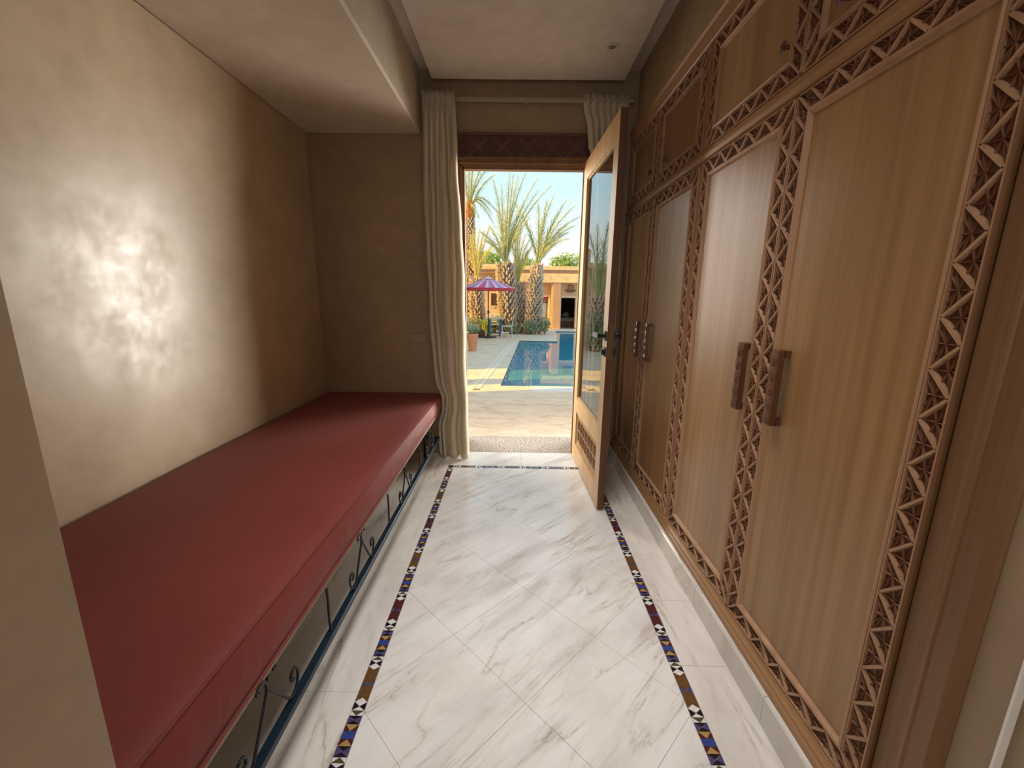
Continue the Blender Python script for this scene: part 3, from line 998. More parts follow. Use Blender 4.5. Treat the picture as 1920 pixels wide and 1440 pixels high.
def wardrobe_door(y0, y1, z0, z1, knob=None, handle=None):
    """door as a part; its border, moulding and handle are its sub-parts"""
    g = 0.0015
    y0, y1 = y0+g, y1-g
    bw, mo = 0.062, 0.016
    pan = MB()
    pan.box((WX+0.009, y0, z0), (WX+0.036, y1, z1))
    door = mk('door', pan, 'wood', wd, loc=(WX+0.02, (y0+y1)/2, z0))
    cb = MB()
    X = WX
    def fm(o, su, tu):
        def f(s, t, h):
            return (X-h, o[0]+su[0]*s+tu[0]*t, o[1]+su[1]*s+tu[1]*t)
        return f
    # rim so that the carving sits in a solid board
    carved_strip(cb, z1-z0-2*bw, bw, fm((y0, z0+bw), (0, 1), (1, 0)))
    carved_strip(cb, z1-z0-2*bw, bw, fm((y1, z0+bw), (0, 1), (-1, 0)))
    carved_strip(cb, y1-y0-2*bw, bw, fm((y0+bw, z0), (1, 0), (0, 1)))
    carved_strip(cb, y1-y0-2*bw, bw, fm((y0+bw, z1), (1, 0), (0, -1)))
    for cy, cz, sy, sz in ((y0, z0, 1, 1), (y1, z0, -1, 1), (y0, z1, 1, -1), (y1, z1, -1, -1)):
        f = fm((cy, cz), (sy, 0), (0, sz))
        bar(cb, (0, 0.003), (bw, 0.003), 0.006, -0.009, 0, f)
        bar(cb, (0.003, 0), (0.003, bw), 0.006, -0.009, 0, f)
        bar(cb, (0.003, 0.003), (bw, bw), 0.009, -0.009, 0, f)
        for tri in (((0.006, 0.004), (bw, 0.006), (bw, bw)), ((0.004, 0.006), (bw, bw), (0.006, bw))):
            star(cb, tri, 0.009, f)
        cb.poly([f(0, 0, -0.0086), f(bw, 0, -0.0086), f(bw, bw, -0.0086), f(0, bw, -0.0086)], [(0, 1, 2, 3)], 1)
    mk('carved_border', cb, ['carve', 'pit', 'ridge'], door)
    mm = MB()
    a0, a1, c0, c1 = y0+bw, y1-bw, z0+bw, z1-bw
    def ring(o, x):
        return [(x, a0+o, c0+o), (x, a1-o, c0+o), (x, a1-o, c1-o), (x, a0+o, c1-o)]
    lv = [ring(0, WX+0.009), ring(0, WX-0.0015), ring(0.004, WX-0.0035), ring(0.009, WX-0.001), ring(0.012, WX+0.004), ring(mo, WX+0.009)]
    mm.poly([p for r in lv for p in r], [(k*4+i, k*4+(i+1) % 4, (k+1)*4+(i+1) % 4, (k+1)*4+i) for k in range(len(lv)-1) for i in range(4)])
    mk('moulding', mm, 'carve', door)
    if handle:
        hy0, hy1, hz0, hz1 = handle
        hm = MB()
        xf, xi, xb = 0.808, 0.832, WX+0.009
        hm.box((xi, hy0, hz0), (xb, hy1, hz0+0.022))
        hm.box((xi, hy0, hz1-0.022), (xb, hy1, hz1))
        hm.box((xi-0.016, hy0, hz0), (xi+0.002, hy1, hz1))
        n = 5
        dz = (hz1-hz0)/n
        yc = (hy0+hy1)/2
        for i in range(n):
            a, b = hz0+i*dz, hz0+(i+1)*dz
            c = (a+b)/2
            base = [(xi-0.016, hy0, a), (xi-0.016, hy1, a), (xi-0.016, hy1, b), (xi-0.016, hy0, b)]
            # diamond boss with stepped facets
            di = [(xf+0.005, hy0, c), (xf+0.005, yc, a+0.002), (xf+0.005, hy1, c), (xf+0.005, yc, b-0.002)]
            d2 = [(xf, hy0+0.010, c), (xf, yc, a+0.014), (xf, hy1-0.010, c), (xf, yc, b-0.014)]
            hm.poly(base+di+d2, [(0, 4, 5), (0, 5, 1), (1, 5, 6), (1, 6, 2), (2, 6, 7), (2, 7, 3), (3, 7, 4), (3, 4, 0),
                                 (4, 8, 9, 5), (5, 9, 10, 6), (6, 10, 11, 7), (7, 11, 8, 4), (8, 11, 10, 9)])
        mk('handle', hm, 'handle', door)
    if knob:
        ky, kz = knob
        km = MB()
        km.tube([(WX+0.009, ky, kz), (WX-0.012, ky, kz)], 0.007, 8)
        # faceted rosette of eight petals
        for i in range(8):
            a = 2*pi*i/8
            b, c = a+pi/8, a-pi/8
            P = lambda r, an, x: (x, ky+r*cos(an), kz+r*sin(an))
            km.poly([P(0.020, a, WX-0.018), P(0.011, b, WX-0.014), P(0.0, 0, WX-0.028), P(0.011, c, WX-0.014), P(0.0, 0, WX-0.010)],
                    [(0, 1, 2), (2, 3, 0), (0, 4, 1), (0, 3, 4)])
        mk('knob', km, 'handle', door)
    return door
wardrobe_door(JE, J34, ZB0, ZB1, handle=(1.281, 1.320, 0.952, 1.194))
wardrobe_door(J34, J23a, ZB0, ZB1, handle=(1.486, 1.525, 0.950, 1.194))
wardrobe_door(J23b, J12, ZB0, ZB1, handle=(2.612, 2.651, 0.950, 1.190))
wardrobe_door(J12, JL, ZB0, ZB1, handle=(2.825, 2.864, 0.952, 1.190))
wardrobe_door(JE, J34, ZU0, ZU1, knob=(1.262, 2.112))
wardrobe_door(J34, J23a, ZU0, ZU1, knob=(1.500, 2.122))
wardrobe_door(J23b, J12, ZU0, ZU1, knob=(2.570, 2.112))
wardrobe_door(J12, JL, ZU0, ZU1, knob=(2.830, 2.118))
# marble ledge the wardrobe stands on
lg = MB()
cuts = [0.60, 1.10, 1.62, 2.15, 2.7, 3.415]
ledge = tag(mk('trim_8', B((0.852, 0.60, 0.0), (1.40, 3.415, 0.104)), 'grout'), kind='structure')
for a, b in zip(cuts, cuts[1:]):
    lm = MB()
    lm.prism([(0.885, a+0.0008, 0.105), (0.817, a+0.0008, 0.105), (0.812, a+0.0008, 0.099), (0.812, a+0.0008, 0.001), (0.8515, a+0.0008, 0.001), (0.8515, a+0.0008, 0.095), (0.885, a+0.0008, 0.095)], (0, b-a-0.0016, 0))
    mk('slab', lm, 'marble_y', ledge)

# door casing right of the wardrobe
cs = MB()
cs.prism([(x, y, 0.0) for x, y in [(0.90, 0.757), (0.852, 0.757), (0.852, 0.741), (0.846, 0.738), (0.836, 0.722), (0.828, 0.716), (0.828, 0.706), (0.820, 0.703), (0.820, 0.697),
                                   (0.824, 0.695), (0.822, 0.657), (0.836, 0.650), (0.846, 0.6452), (0.90, 0.6452)]], (0, 0, 2.535))
struct('trim_9', cs, 'jamb')

# ------------------------------------------------------------------ garden door: frame, carved head, leaf
FY = 3.40
fj = MB()
def prof_z(mb, prof, z0, z1, mi=0):
    mb.prism([(x, y, z0) for x, y in prof], (0, 0, z1-z0), mi)
prof_z(fj, [(-0.505, FY+0.02), (-0.505, FY), (-0.462, FY), (-0.455, FY-0.006), (-0.447, FY-0.006), (-0.440, FY+0.004), (-0.425, FY+0.004), (-0.425, FY+0.02), (-0.408, FY+0.02), (-0.408, FY+0.075), (-0.498, FY+0.075)], 0.0, 2.36)
frame = struct('door_1', fj, 'jamb')
rj = MB()
prof_z(rj, [(0.615, FY+0.075), (0.500, FY+0.075), (0.500, FY+0.055), (0.615, FY+0.055)], 0.0, 2.36)
mk('jamb', rj, 'jamb', frame)
hd = MB()
hd.prism([(-0.505, y, z) for y, z in [(FY+0.075, 2.285), (FY+0.02, 2.285), (FY+0.02, 2.300), (FY+0.004, 2.300), (FY+0.004, 2.312), (FY-0.006, 2.318), (FY-0.006, 2.332), (FY, 2.338), (FY, 2.350), (FY-0.010, 2.354), (FY-0.010, 2.363), (FY+0.075, 2.363)]], (1.12, 0, 0))
mk('head_rail', hd, 'jamb', frame)
cp = MB()
cp.box((-0.505, FY+0.006, 2.363), (0.615, FY+0.018, 2.515))
cp.box((-0.505, FY-0.014, 2.513), (0.615, FY+0.018, 2.529), 0, 0.003)
def fml(s, t, h):
    return (s, FY+0.006-h, t)
x = -0.50
for k in range(6):
    c = -0.445+0.185*k+0.05
    for r_ in (0.066, 0.052, 0.034, 0.018):
        for i in range(4):
            a0, a1 = pi/2*i, pi/2*(i+1)
            bar(cp, (c+r_*cos(a0), 2.438+r_*sin(a0)), (c+r_*cos(a1), 2.438+r_*sin(a1)), 0.006, 0, 0.007, fml)
    for i in range(10):
        a = 2*pi*i/10
        bar(cp, (c+0.004*cos(a), 2.438+0.004*sin(a)), (c+0.022*cos(a), 2.438+0.022*sin(a)), 0.004, 0, 0.008, fml)
    for sg in (1, -1):
        for r_ in (0.045, 0.033, 0.021):
            cc = (c+0.0925, 2.438+sg*0.075)
            pts = [(cc[0]+r_*cos(a), cc[1]-sg*r_*abs(sin(a))) for a in [pi*j/6 for j in range(7)]]
            for p, q in zip(pts, pts[1:]):
                if -0.5 < p[0] < 0.61 and -0.5 < q[0] < 0.61:
                    bar(cp, p, q, 0.005, 0, 0.006, fml)
mk('carved_panel', cp, 'lintel', frame)
frame_back = MB()
frame_back.box((-0.505, FY+0.018, 2.363), (0.615, FY+0.075, 2.53))
mk('backing_board', frame_back, 'lintel', frame)

hg = Vector((0.502, 3.408, 0))
dv = Vector((0.037, -0.97, 0)).normalized()
nv = Vector((0.97, 0.037, 0)).normalized()
def LP(s, n, z):
    p = hg+dv*s+nv*n
    return (p.x, p.y, z)
def lbox(mb, s0, s1, n0, n1, z0, z1, mi=0):
    V = [LP(s0, n0, z0), LP(s1, n0, z0), LP(s1, n1, z0), LP(s0, n1, z0), LP(s0, n0, z1), LP(s1, n0, z1), LP(s1, n1, z1), LP(s0, n1, z1)]
    c = sum((Vector(v) for v in V), Vector())/8
    for f in [(0, 3, 2, 1), (4, 5, 6, 7), (0, 1, 5, 4), (1, 2, 6, 5), (2, 3, 7, 6), (3, 0, 4, 7)]:
        q = [Vector(V[k]) for k in f]
        if (q[1]-q[0]).cross(q[2]-q[0]).dot(sum(q, Vector())/4-c) < 0:
            q.reverse()
        mb.face(q, mi)
leaf = thing('glazed_door', 'open golden wood door leaf with one tall pane and a small carved panel below', 'door', tuple(hg))
LW, LT = 0.958, 0.042
S0, S1 = 0.118, 0.855
for a, b in ((0.0, S0), (S1, LW)):
    m = MB()
    lbox(m, a, b, 0, LT, 0.012, 2.330)
    mk('stile', m, 'leaf_wood', leaf)
m = MB()
lbox(m, LW, LW+0.001, 0.0, LT, 0.013, 2.329)
tag(mk('closing_edge', m, 'leaf_edge', leaf), 'darker reddish closing edge')
for a, b in ((0.012, 0.150), (0.425, 0.545), (2.195, 2.330)):
    m = MB()
    lbox(m, S0, S1, 0, LT, a, b)
    mk('rail', m, 'leaf_wood', leaf)
m = MB()
lbox(m, S0+0.001, S1-0.001, 0.018, 0.023, 0.546, 2.194)
mk('glass_pane', m, 'glass', leaf)
def bead(s0, s1, z0, z1, w, n0, n1, mat='leaf_wood'):
    m = MB()
    lbox(m, s0, s1, n0, n1, z0, z0+w)
    lbox(m, s0, s1, n0, n1, z1-w, z1)
    lbox(m, s0, s0+w, n0, n1, z0+w, z1-w)
    lbox(m, s1-w, s1, n0, n1, z0+w, z1-w)
    mk('glazing_bead', m, mat, leaf)
bead(S0, S1, 0.545, 2.195, 0.010, 0.008, 0.018)
bead(S0, S1, 0.545, 2.195, 0.010, 0.023, 0.034)
m = MB()
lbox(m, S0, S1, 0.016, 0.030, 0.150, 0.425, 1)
for k, w in enumerate((0.0, 0.014, 0.028)):
    a0, a1, c0, c1 = S0+w, S1-w, 0.150+w, 0.425-w
    for (p, q) in (((a0, c0), (a1, c0)), ((a0, c1), (a1, c1)), ((a0, c0), (a0, c1)), ((a1, c0), (a1, c1))):
        bar(m, p, q, 0.008, 0.0, 0.010-0.002*k, lambda s, t, h: LP(s, 0.016-h, t))
fl_ = lambda s, t, h: LP(s, 0.016-h, t)
a0, a1, c0, c1 = S0+0.045, S1-0.045, 0.195, 0.380
nc = 7
for i in range(nc+1):
    s = a0+(a1-a0)*i/nc
    bar(m, (s, c0), (s, c1), 0.007, 0, 0.007, fl_)
for t in (c0, (c0+c1)/2, c1):
    bar(m, (a0, t), (a1, t), 0.007, 0, 0.007, fl_)
for i in range(nc):
    for j in range(2):
        s, t = a0+(a1-a0)*i/nc, c0+(c1-c0)*j/2
        ds, dt = (a1-a0)/nc, (c1-c0)/2
        for k in range(1, 4):
            bar(m, (s, t+dt*k/4), (s+ds*k/4, t), 0.0022, 0, 0.004, fl_, 2)
            bar(m, (s+ds*k/4, t+dt), (s+ds, t+dt*k/4), 0.0022, 0, 0.004, fl_, 2)
        bar(m, (s, t+dt), (s+ds, t), 0.003, 0, 0.005, fl_, 2)
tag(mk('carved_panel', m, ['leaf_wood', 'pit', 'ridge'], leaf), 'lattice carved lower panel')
# lock, levers and key
m = MB()
lbox(m, LW+0.001, LW+0.003, 0.008, 0.034, 0.98, 1.20)
mk('lock_plate', m, 'brass', leaf)
for sg, base in ((-1, 0.0), (1, LT)):
    m = MB()
    lbox(m, 0.895, 0.945, base, base+sg*0.009, 1.095, 1.150)
    mk('rosette', m, 'black', leaf)
    m = MB()
    lbox(m, 0.912, 0.930, base+sg*0.009, base+sg*0.045, 1.113, 1.132)
    lbox(m, 0.800, 0.930, base+sg*0.035, base+sg*0.052, 1.108, 1.136)
    mk('lever', m, 'black', leaf)
    m = MB()
    lbox(m, 0.895, 0.945, base, base+sg*0.009, 1.000, 1.055)
    lbox(m, 0.912, 0.926, base+sg*0.009, base+sg*0.022, 1.010, 1.040)
    mk('escutcheon', m, 'black', leaf)

# ================================================================== courtyard
G = -0.35
PL = [(-0.28, 7.80), (0.15, 16.10), (1.62, 16.02), (1.99, 20.72), (6.0, 20.95), (6.0, 7.80)]
gd = MB()
def gq(p, z1=G, z0=G-0.3):
    gd.prism([(x, y, z0) for x, y in p], (0, 0, z1-z0))
gq([(-14, 3.86), (14, 3.86), (14, 7.80), (-14, 7.80)])
gq([(-14, 7.80), (-0.28, 7.80), (0.15, 16.10), (-14, 16.10)])
gq([(-14, 16.10), (0.15, 16.10), (1.62, 16.02), (1.99, 20.72), (-14, 20.72)])
gq([(-14, 20.72), (1.99, 20.72), (6.0, 20.95), (14, 20.95), (14, 40), (-14, 40)])
gq([(6.0, 7.80), (14, 7.80), (14, 20.95), (6.0, 20.95)])
gnd = struct('ground', gd, 'ground')
pw = MB()
pw.prism([(x, y, G-1.6) for x, y in PL], (0, 0, 0.02))
for a, b in zip(PL, PL[1:]+PL[:1]):
    pw.face([(a[0], a[1], G-1.6), (b[0], b[1], G-1.6), (b[0], b[1], G-0.005), (a[0], a[1], G-0.005)])
struct('pool_basin', pw, 'pool_wall')
pm = MB()
pm.face([(x, y, G-0.045) for x, y in reversed(PL)])
pool_surface = MB()
pool_surface.poly([(x, y, G-0.045) for x, y in PL], [(0, 5, 2, 1), (2, 5, 4, 3)])
tag(mk('pool_water', pool_surface, 'water'), 'still blue water of the swimming pool reflecting palms', 'water', kind='stuff')
# coping strips
cpn = MB()
cpn.box((0.30, 7.36, G), (6.0, 7.80, G+0.006))
near_coping = tag(mk('trim_10', cpn, 'coping'), kind='structure')
cpn = MB()
cpn.prism([(x, y, G) for x, y in [(0.6, 20.75), (6.0, 20.98), (6.0, 21.6), (0.6, 21.5)]], (0, 0, 0.05))
tag(mk('trim_11', cpn, 'coping'), kind='structure')
cpn = MB()
cpn.prism([(x, y, G) for x, y in [(-0.3, 16.12), (1.62, 16.04), (1.64, 16.35), (-0.3, 16.43)]], (0, 0, 0.004))
tag(mk('trim_12', cpn, 'paver'), kind='structure')
# rows of narrow pavers running along the pool
km_ = MB()
km_.prism([(x, y, G) for x, y in [(-0.871, 7.42), (-0.647, 7.42), (-0.003, 15.2), (-0.227, 15.2)]], (0, 0, 0.003))
kerb = tag(mk('trim_13', km_, 'joint_dark'), kind='structure')
pme = MB()
pme.box((-0.055, -0.241, 0), (0.055, 0.241, 0.010), 0, 0.003)
pmesh = bpy.data.meshes.new('paver')
pmesh.from_pydata(pme.v, [], pme.f)
pmesh.materials.append(M['paver'])
dirp = Vector((0.525, 6.35, 0)).normalized()
angp = -atan2(dirp.x, dirp.y)
for row, x0 in ((0, -0.807), (1, -0.690)):
    for k in range(16):
        p = Vector((x0, 7.55, G-0.001))+dirp*(0.49*k+0.2*row)
        o = bpy.data.objects.new('paver', pmesh)
        COL.objects.link(o)
        o.parent = kerb
        o.location = p
        o.rotation_euler = (0, 0, angp)

# unseen wing added to the west, shaped so its shadow bands the deck
wing = MB()
wing.box((-8.6, 8.05, G), (-7.2, 16.6, 7.0))
wing.box((-8.6, 6.28, 0.6), (-7.2, 6.50, 7.0))
wing.box((-8.0, 3.3, 3.0), (-7.2, 5.35, 5.6))
wing.box((-8.6, 3.3, G), (-7.2, 5.35, 7.0))
bw_ = thing('added_shade_wing', 'unseen ochre wing added left of the courtyard to shade the deck', 'building', (-7.9, 10, G))
mk('wing_walls', wing, 'villa', bw_)

# ---- villa across the pool
vl = thing('villa', 'low ochre villa with a sunlit parapet across the pool', 'building', (0, 22, G))
v = MB()
VY = 22.35
v.box((-1.06, VY, G), (0.90, VY+0.3, 2.05))
v.box((0.90, VY, G), (1.70, VY+0.3, 0.12))
v.box((0.90, VY, 1.32), (1.70, VY+0.3, 2.05))
v.box((1.70, VY, G), (2.36, VY+0.3, 2.05))
v.box((2.36, VY, 1.27), (3.13, VY+0.3, 2.05))
v.box((3.13, VY, G), (9.0, VY+0.3, 2.05))
mk('front_wall', v, 'villa', vl)
v = MB()
v.box((-9.0, VY+0.05, G), (-1.06, VY+0.4, 2.95))
mk('left_wall', v, 'villa_grey', vl)
mk('cornice', B((-0.9, VY-0.45, 2.02), (9.0, VY+0.3, 2.46), 0.02), 'villa_light', vl)
mk('brick_band', B((-2.9, VY-0.38, 2.46), (9.0, VY+0.3, 2.64), 0.01), 'brick', vl)
mk('parapet', B((-2.9, VY-0.46, 2.64), (9.0, VY+0.3, 2.84), 0.02), 'villa_light', vl)
mk('parapet', B((-9.0, VY-0.2, 2.80), (-2.9, VY+0.5, 2.98), 0.02), 'villa_light', vl)
mk('pillar', B((1.90, VY-0.42, G), (2.30, VY, 2.02), 0.01), 'brick', vl)
mk('pillar_edge', B((1.82, VY-0.36, G+0.1), (1.90, VY, 2.02)), 'villa', vl)
dfm = MB()
dfm.box((2.27, VY-0.06, G), (2.37, VY+0.02, 1.36))
dfm.box((3.12, VY-0.06, G), (3.22, VY+0.02, 1.36))
dfm.box((2.37, VY-0.06, 1.27), (3.12, VY+0.02, 1.36))
mk('doorway_frame', dfm, 'villa_light', vl)
rm = MB()
rm.box((2.0, VY+0.3, G-0.02), (3.5, VY+3.2, G))
rm.box((2.0, VY+3.2, G), (3.5, VY+3.3, 2.0))
rm.box((1.95, VY+0.3, G), (2.05, VY+3.2, 2.0))
rm.box((3.45, VY+0.3, G), (3.55, VY+3.2, 2.0))
rm.box((1.95, VY+0.3, 2.0), (3.55, VY+3.3, 2.1))
mk('dim_room', rm, 'dark_room', vl)
wf = MB()
wf.box((0.82, VY-0.05, 0.04), (1.78, VY+0.02, 0.13))
wf.box((0.82, VY-0.05, 1.32), (1.78, VY+0.02, 1.42))
wf.box((0.82, VY-0.05, 0.13), (0.91, VY+0.02, 1.32))
wf.box((1.69, VY-0.05, 0.13), (1.78, VY+0.02, 1.32))
win = mk('window', wf, 'villa_light', vl)
s_ = MB()
for x in (0.91, 1.27, 1.62):
    s_.box((x, VY+0.12, 0.13), (x+0.06, VY+0.17, 1.32))
s_.box((0.91, VY+0.12, 0.13), (1.69, VY+0.17, 0.2))
s_.box((0.91, VY+0.12, 1.0), (1.69, VY+0.16, 1.05))
mk('casement', s_, 'shutter', win)
mk('red_head', B((0.91, VY+0.10, 1.12), (1.69, VY+0.17, 1.31)), 'red_paint', win)
mk('net_curtain', B((0.97, VY+0.18, 0.2), (1.62, VY+0.2, 1.12)), 'net', win)
# daybed with cushions seen through the far doorway
fb = thing('sofa', 'dim low sofa with cushions seen through the far doorway', 'sofa', (2.75, VY+1.6, G))
mk('base', B((2.1, VY+1.2, G), (3.4, VY+2.1, G+0.30), 0.02), 'shutter', fb)
mk('seat', B((2.1, VY+1.15, G+0.30), (3.4, VY+2.1, G+0.52), 0.04), 'cushion_pale', fb)
for x, w in ((2.45, 0.2), (2.86, 0.24)):
    m = MB()
    m.lathe([(0.01, -0.16), (w*0.7, -0.12), (w, -0.02), (w*0.8, 0.1), (w*0.3, 0.17), (0.01, 0.18)], (x, VY+1.75, G+0.66), 14)
    mk('cushion', m, 'cushion_pale', fb, True)
# carved shutter on the left wall
sh = MB()
sh.box((-1.34, VY-0.02, 0.80), (-0.80, VY, 1.47))
fo = thing('wall_panel', 'framed brown lattice panel on the villa wall behind the umbrella pole', 'wall panel', (-1.07, VY, 1.13))
mk('panel', sh, 'shutter', fo)
m = MB()
for a, b in (((-1.37, 0.77), (-0.77, 0.82)), ((-1.37, 1.45), (-0.77, 1.50)), ((-1.37, 0.82), (-1.32, 1.45)), ((-0.82, 0.82), (-0.77, 1.45))):
    m.box((a[0], VY-0.05, a[1]), (b[0], VY-0.005, b[1]))
mk('frame', m, 'villa_light', fo)
m = MB()
for i in range(5):
    m.box((-1.28+0.1*i, VY-0.035, 0.84), (-1.26+0.1*i, VY-0.02, 1.43))
    m.box((-1.30, VY-0.035, 0.90+0.11*i), (-0.84, VY-0.02, 0.92+0.11*i))
mk('lattice', m, 'trunk', fo)
lampo = thing('wall_lamp', 'brown crescent shaped lamp above the far doorway', 'wall lamp', (2.84, VY-0.08, 1.62))
m = MB()
for k in range(10):
    t0, t1 = -1+0.2*k, -1+0.2*(k+1)
    z = lambda t: 1.66-0.10*(1-t*t)
    m.prism([(2.84+0.30*t0, VY-0.14, z(t0)), (2.84+0.30*t1, VY-0.14, z(t1)), (2.84+0.30*t1, VY-0.14, 1.68), (2.84+0.30*t0, VY-0.14, 1.68)], (0, 0.12, 0))
mk('crescent', m, 'shutter', lampo)
m = MB()
for x in (2.70, 2.76, 2.92, 2.98):
    m.box((x, VY-0.08, 1.68), (x+0.02, VY-0.05, 1.88))
m.box((2.74, VY-0.09, 1.88), (2.94, VY-0.03, 1.94))
mk('hanger', m, 'red_paint', lampo)

# ---- palms
def frond_mesh(p0, p1, ctrl, ll, n, rnd, w=0.013):
    p0, p1, ctrl = Vector(p0), Vector(p1), Vector(ctrl)
    def P(t): return p0*(1-t)**2+ctrl*2*t*(1-t)+p1*t*t
    mb = MB()
    pts = [P(t/12) for t in range(13)]
    mb.tube(pts, [0.034*(1-t/12)**0.8+0.006 for t in range(13)], 5)
    for k in range(n):
        t = 0.16+0.84*k/(n-1)
        p = P(t)
        d = (P(min(1, t+0.02))-P(max(0, t-0.02))).normalized()
        side = d.cross(Vector((0.15, -1, 0.2))).normalized()
        nrm = side.cross(d)
        L = ll*(0.45+0.75*sin(pi*min(1, t*0.9+0.12)))*rnd.uniform(0.8, 1.12)
        for sg in (-1, 1):
            q = (d*0.95+side*sg*rnd.uniform(0.3, 0.62)+nrm*rnd.uniform(-0.25, 0.3)).normalized()
            q2 = (q+Vector((0, 0, -0.16))).normalized()
            e1 = p+q*L*0.5
            e2 = e1+q2*L*0.5
            sd = q.cross(nrm).normalized()*w
            sd2 = nrm*w*0.8
            mb.poly([p-sd, p+sd2, e1+sd, e1-sd2, e2], [(0, 1, 2, 3), (3, 2, 4)])
    return mb
def palm(label, base, crown, r0, r1, tips, mat='frond', ll=0.42, hus=True, fib=None, seed=1, nleaf=28, group='date palms in the courtyard'):
    rnd = random.Random(seed)
    base, crown = Vector(base), Vector(crown)
    th = thing('palm_tree', label, 'palm', tuple(base), group)
    H_ = (crown-base).length
    m = MB()
    n = 24
    bend = rnd.uniform(-0.06, 0.06)
    ax = lambda t: base.lerp(crown, t)+Vector((bend*sin(pi*t), 0, 0))
    rad = lambda t: (r0+(r1-r0)*t)*(1+0.12*sin(pi*t))
    m.tube([ax(k/n) for k in range(n+1)], [rad(k/n) for k in range(n+1)], 12)
    mk('trunk', m, 'trunk', th, True)
    hm = MB()
    rows_ = int(H_/(0.13 if hus else 0.11))
    per = 11 if hus else 9
    for k in range(rows_):
        t = (k+0.3)/rows_
        for j in range(per):
            a = 2*pi*(j+0.5*(k % 2))/per+rnd.uniform(-0.12, 0.12)
            o = Vector((cos(a), sin(a), 0))
            s = Vector((-sin(a), cos(a), 0))
            c = ax(t)+o*rad(t)*0.92
            L = (0.17 if hus else 0.09)*rnd.uniform(0.7, 1.25)
            w = 0.055*rnd.uniform(0.8, 1.2) if hus else 0.05
            tipv = c+o*L*0.62+Vector((0, 0, L))
            V = [c-s*w, c+s*w, c+s*w*0.5+o*0.05+Vector((0, 0, -0.04)), tipv-s*w*0.4, tipv+s*w*0.4, tipv+o*0.045-Vector((0, 0, 0.04))]
            hm.poly(V, [(0, 1, 4, 3), (0, 3, 5, 2), (1, 2, 5, 4), (3, 4, 5), (0, 2, 1)])
    tag(mk('leaf_bases', hm, 'boot', th), kind='stuff')
    for i, tp in enumerate(tips):
        x, z = tp[0], tp[1]
        dy = rnd.uniform(-0.7, 0.7)
        st = crown+Vector((rnd.uniform(-0.1, 0.1), rnd.uniform(-0.08, 0.08), rnd.uniform(-0.15, 0.1)))
        en = Vector((x, crown.y+dy, z))
        span = en-st
        mid = st+span*0.5
        side = abs(span.x)
        lift = 0.10*span.length+0.45*max(0, side-abs(span.z)*0.6)
        if span.z < 0.2:
            lift = 0.55*side+0.35
        ctrl = mid+Vector((-0.18*span.x, 0, lift))
        fm_ = frond_mesh(st, en, ctrl, ll*(0.66+0.08*span.length), nleaf, rnd)
        mk('frond', fm_, mat, th)
    if fib:
        m = MB()
        m.lathe([(r1*0.7, -0.75*fib), (r1*1.35, -0.45*fib), (r1*1.35, -0.1), (r1*0.5, 0.15*fib), (0.02, 0.2*fib)], tuple(crown), 12)
        for k in range(60):
            a, zz = rnd.uniform(0, 6.28), rnd.uniform(-0.6, 0.1)
            o = Vector((cos(a), sin(a), 0))
            c = crown+o*r1*1.25+Vector((0, 0, zz))
            sd = Vector((-sin(a), cos(a), 0))*0.035
            m.poly([c-sd, c+sd, c+o*0.13+Vector((0, 0, 0.32))], [(0, 1, 2)])
        mk('fibre_crown', m, 'orange', th)
    return th
palm('date palm just left of centre with a thick husky trunk and fans reaching highest', (-0.33, 19.3, G), (-0.52, 19.3, 2.75), 0.33, 0.34,
     [(-1.01, 6.02), (-0.69, 5.96), (-0.35, 6.35), (-0.19, 6.27), (0.0, 6.27), (0.34, 6.42), (0.84, 6.34), (0.88, 5.81), (1.47, 6.03), (-1.55, 3.99), (-1.24, 4.41), (-1.36, 3.63), (0.2, 5.2), (-0.55, 5.0), (0.5, 4.6), (-0.9, 5.1)], seed=11)
palm('slimmer date palm with yellow green shoots right behind the umbrella edge', (0.20, 19.6, G), (0.05, 19.6, 1.9), 0.24, 0.22,
     [(-0.12, 4.43), (0.19, 4.54), (-0.34, 3.98), (0.53, 3.76), (-0.69, 3.41), (0.05, 4.21), (0.36, 3.99), (0.72, 3.6), (0.49, 3.31)], seed=12, mat='frond_y', ll=0.34)
palm('date palm with a bottle shaped trunk standing nearest the pool, fans leaning right', (0.80, 19.2, G), (0.92, 19.2, 2.70), 0.36, 0.17,
     [(0.89, 5.18), (1.24, 5.25), (1.55, 5.58), (2.14, 5.46), (2.47, 5.14), (2.77, 4.72), (2.2, 3.76), (2.04, 4.32), (-0.11, 5.35), (2.46, 4.34), (0.35, 4.65), (2.24, 4.08), (1.8, 4.9), (1.17, 4.57)], seed=13)
palm('shorter date palm left behind the umbrella with upright yellowish fans', (-1.72, 19.6, G), (-1.83, 19.6, 2.1), 0.27, 0.2,
     [(-1.99, 4.18), (-1.71, 4.3), (-1.45, 4.14), (-1.22, 4.3), (-1.05, 3.52), (-2.11, 3.96), (-1.17, 3.63), (-2.24, 3.28), (-1.6, 3.6)], seed=14, mat='frond_y', ll=0.36)
palm('tallest date palm at the left edge of the doorway with orange fibre under its crown', (-2.25, 20.2, G), (-2.2, 20.2, 5.35), 0.19, 0.17,
     [(-2.19, 7.5), (-1.88, 7.3), (-1.55, 7.2), (-1.30, 7.1), (-1.05, 6.6), (-0.98, 4.35), (-1.18, 5.0), (-0.75, 4.8), (-2.9, 4.9), (-1.70, 4.7), (-2.5, 7.3), (-3.1, 6.4)], seed=15, hus=False, fib=1.0, mat='frond')
palm('low date palm with loose fans by the pavilion left of the pool', (-2.25, 13.2, G), (-2.3, 13.2, 1.3), 0.22, 0.2,
     [(-3.0, 3.3), (-2.6, 3.6), (-2.2, 3.5), (-2.0, 3.2), (-3.2, 2.6), (-1.95, 2.5), (-2.4, 3.0)], seed=16, ll=0.4)

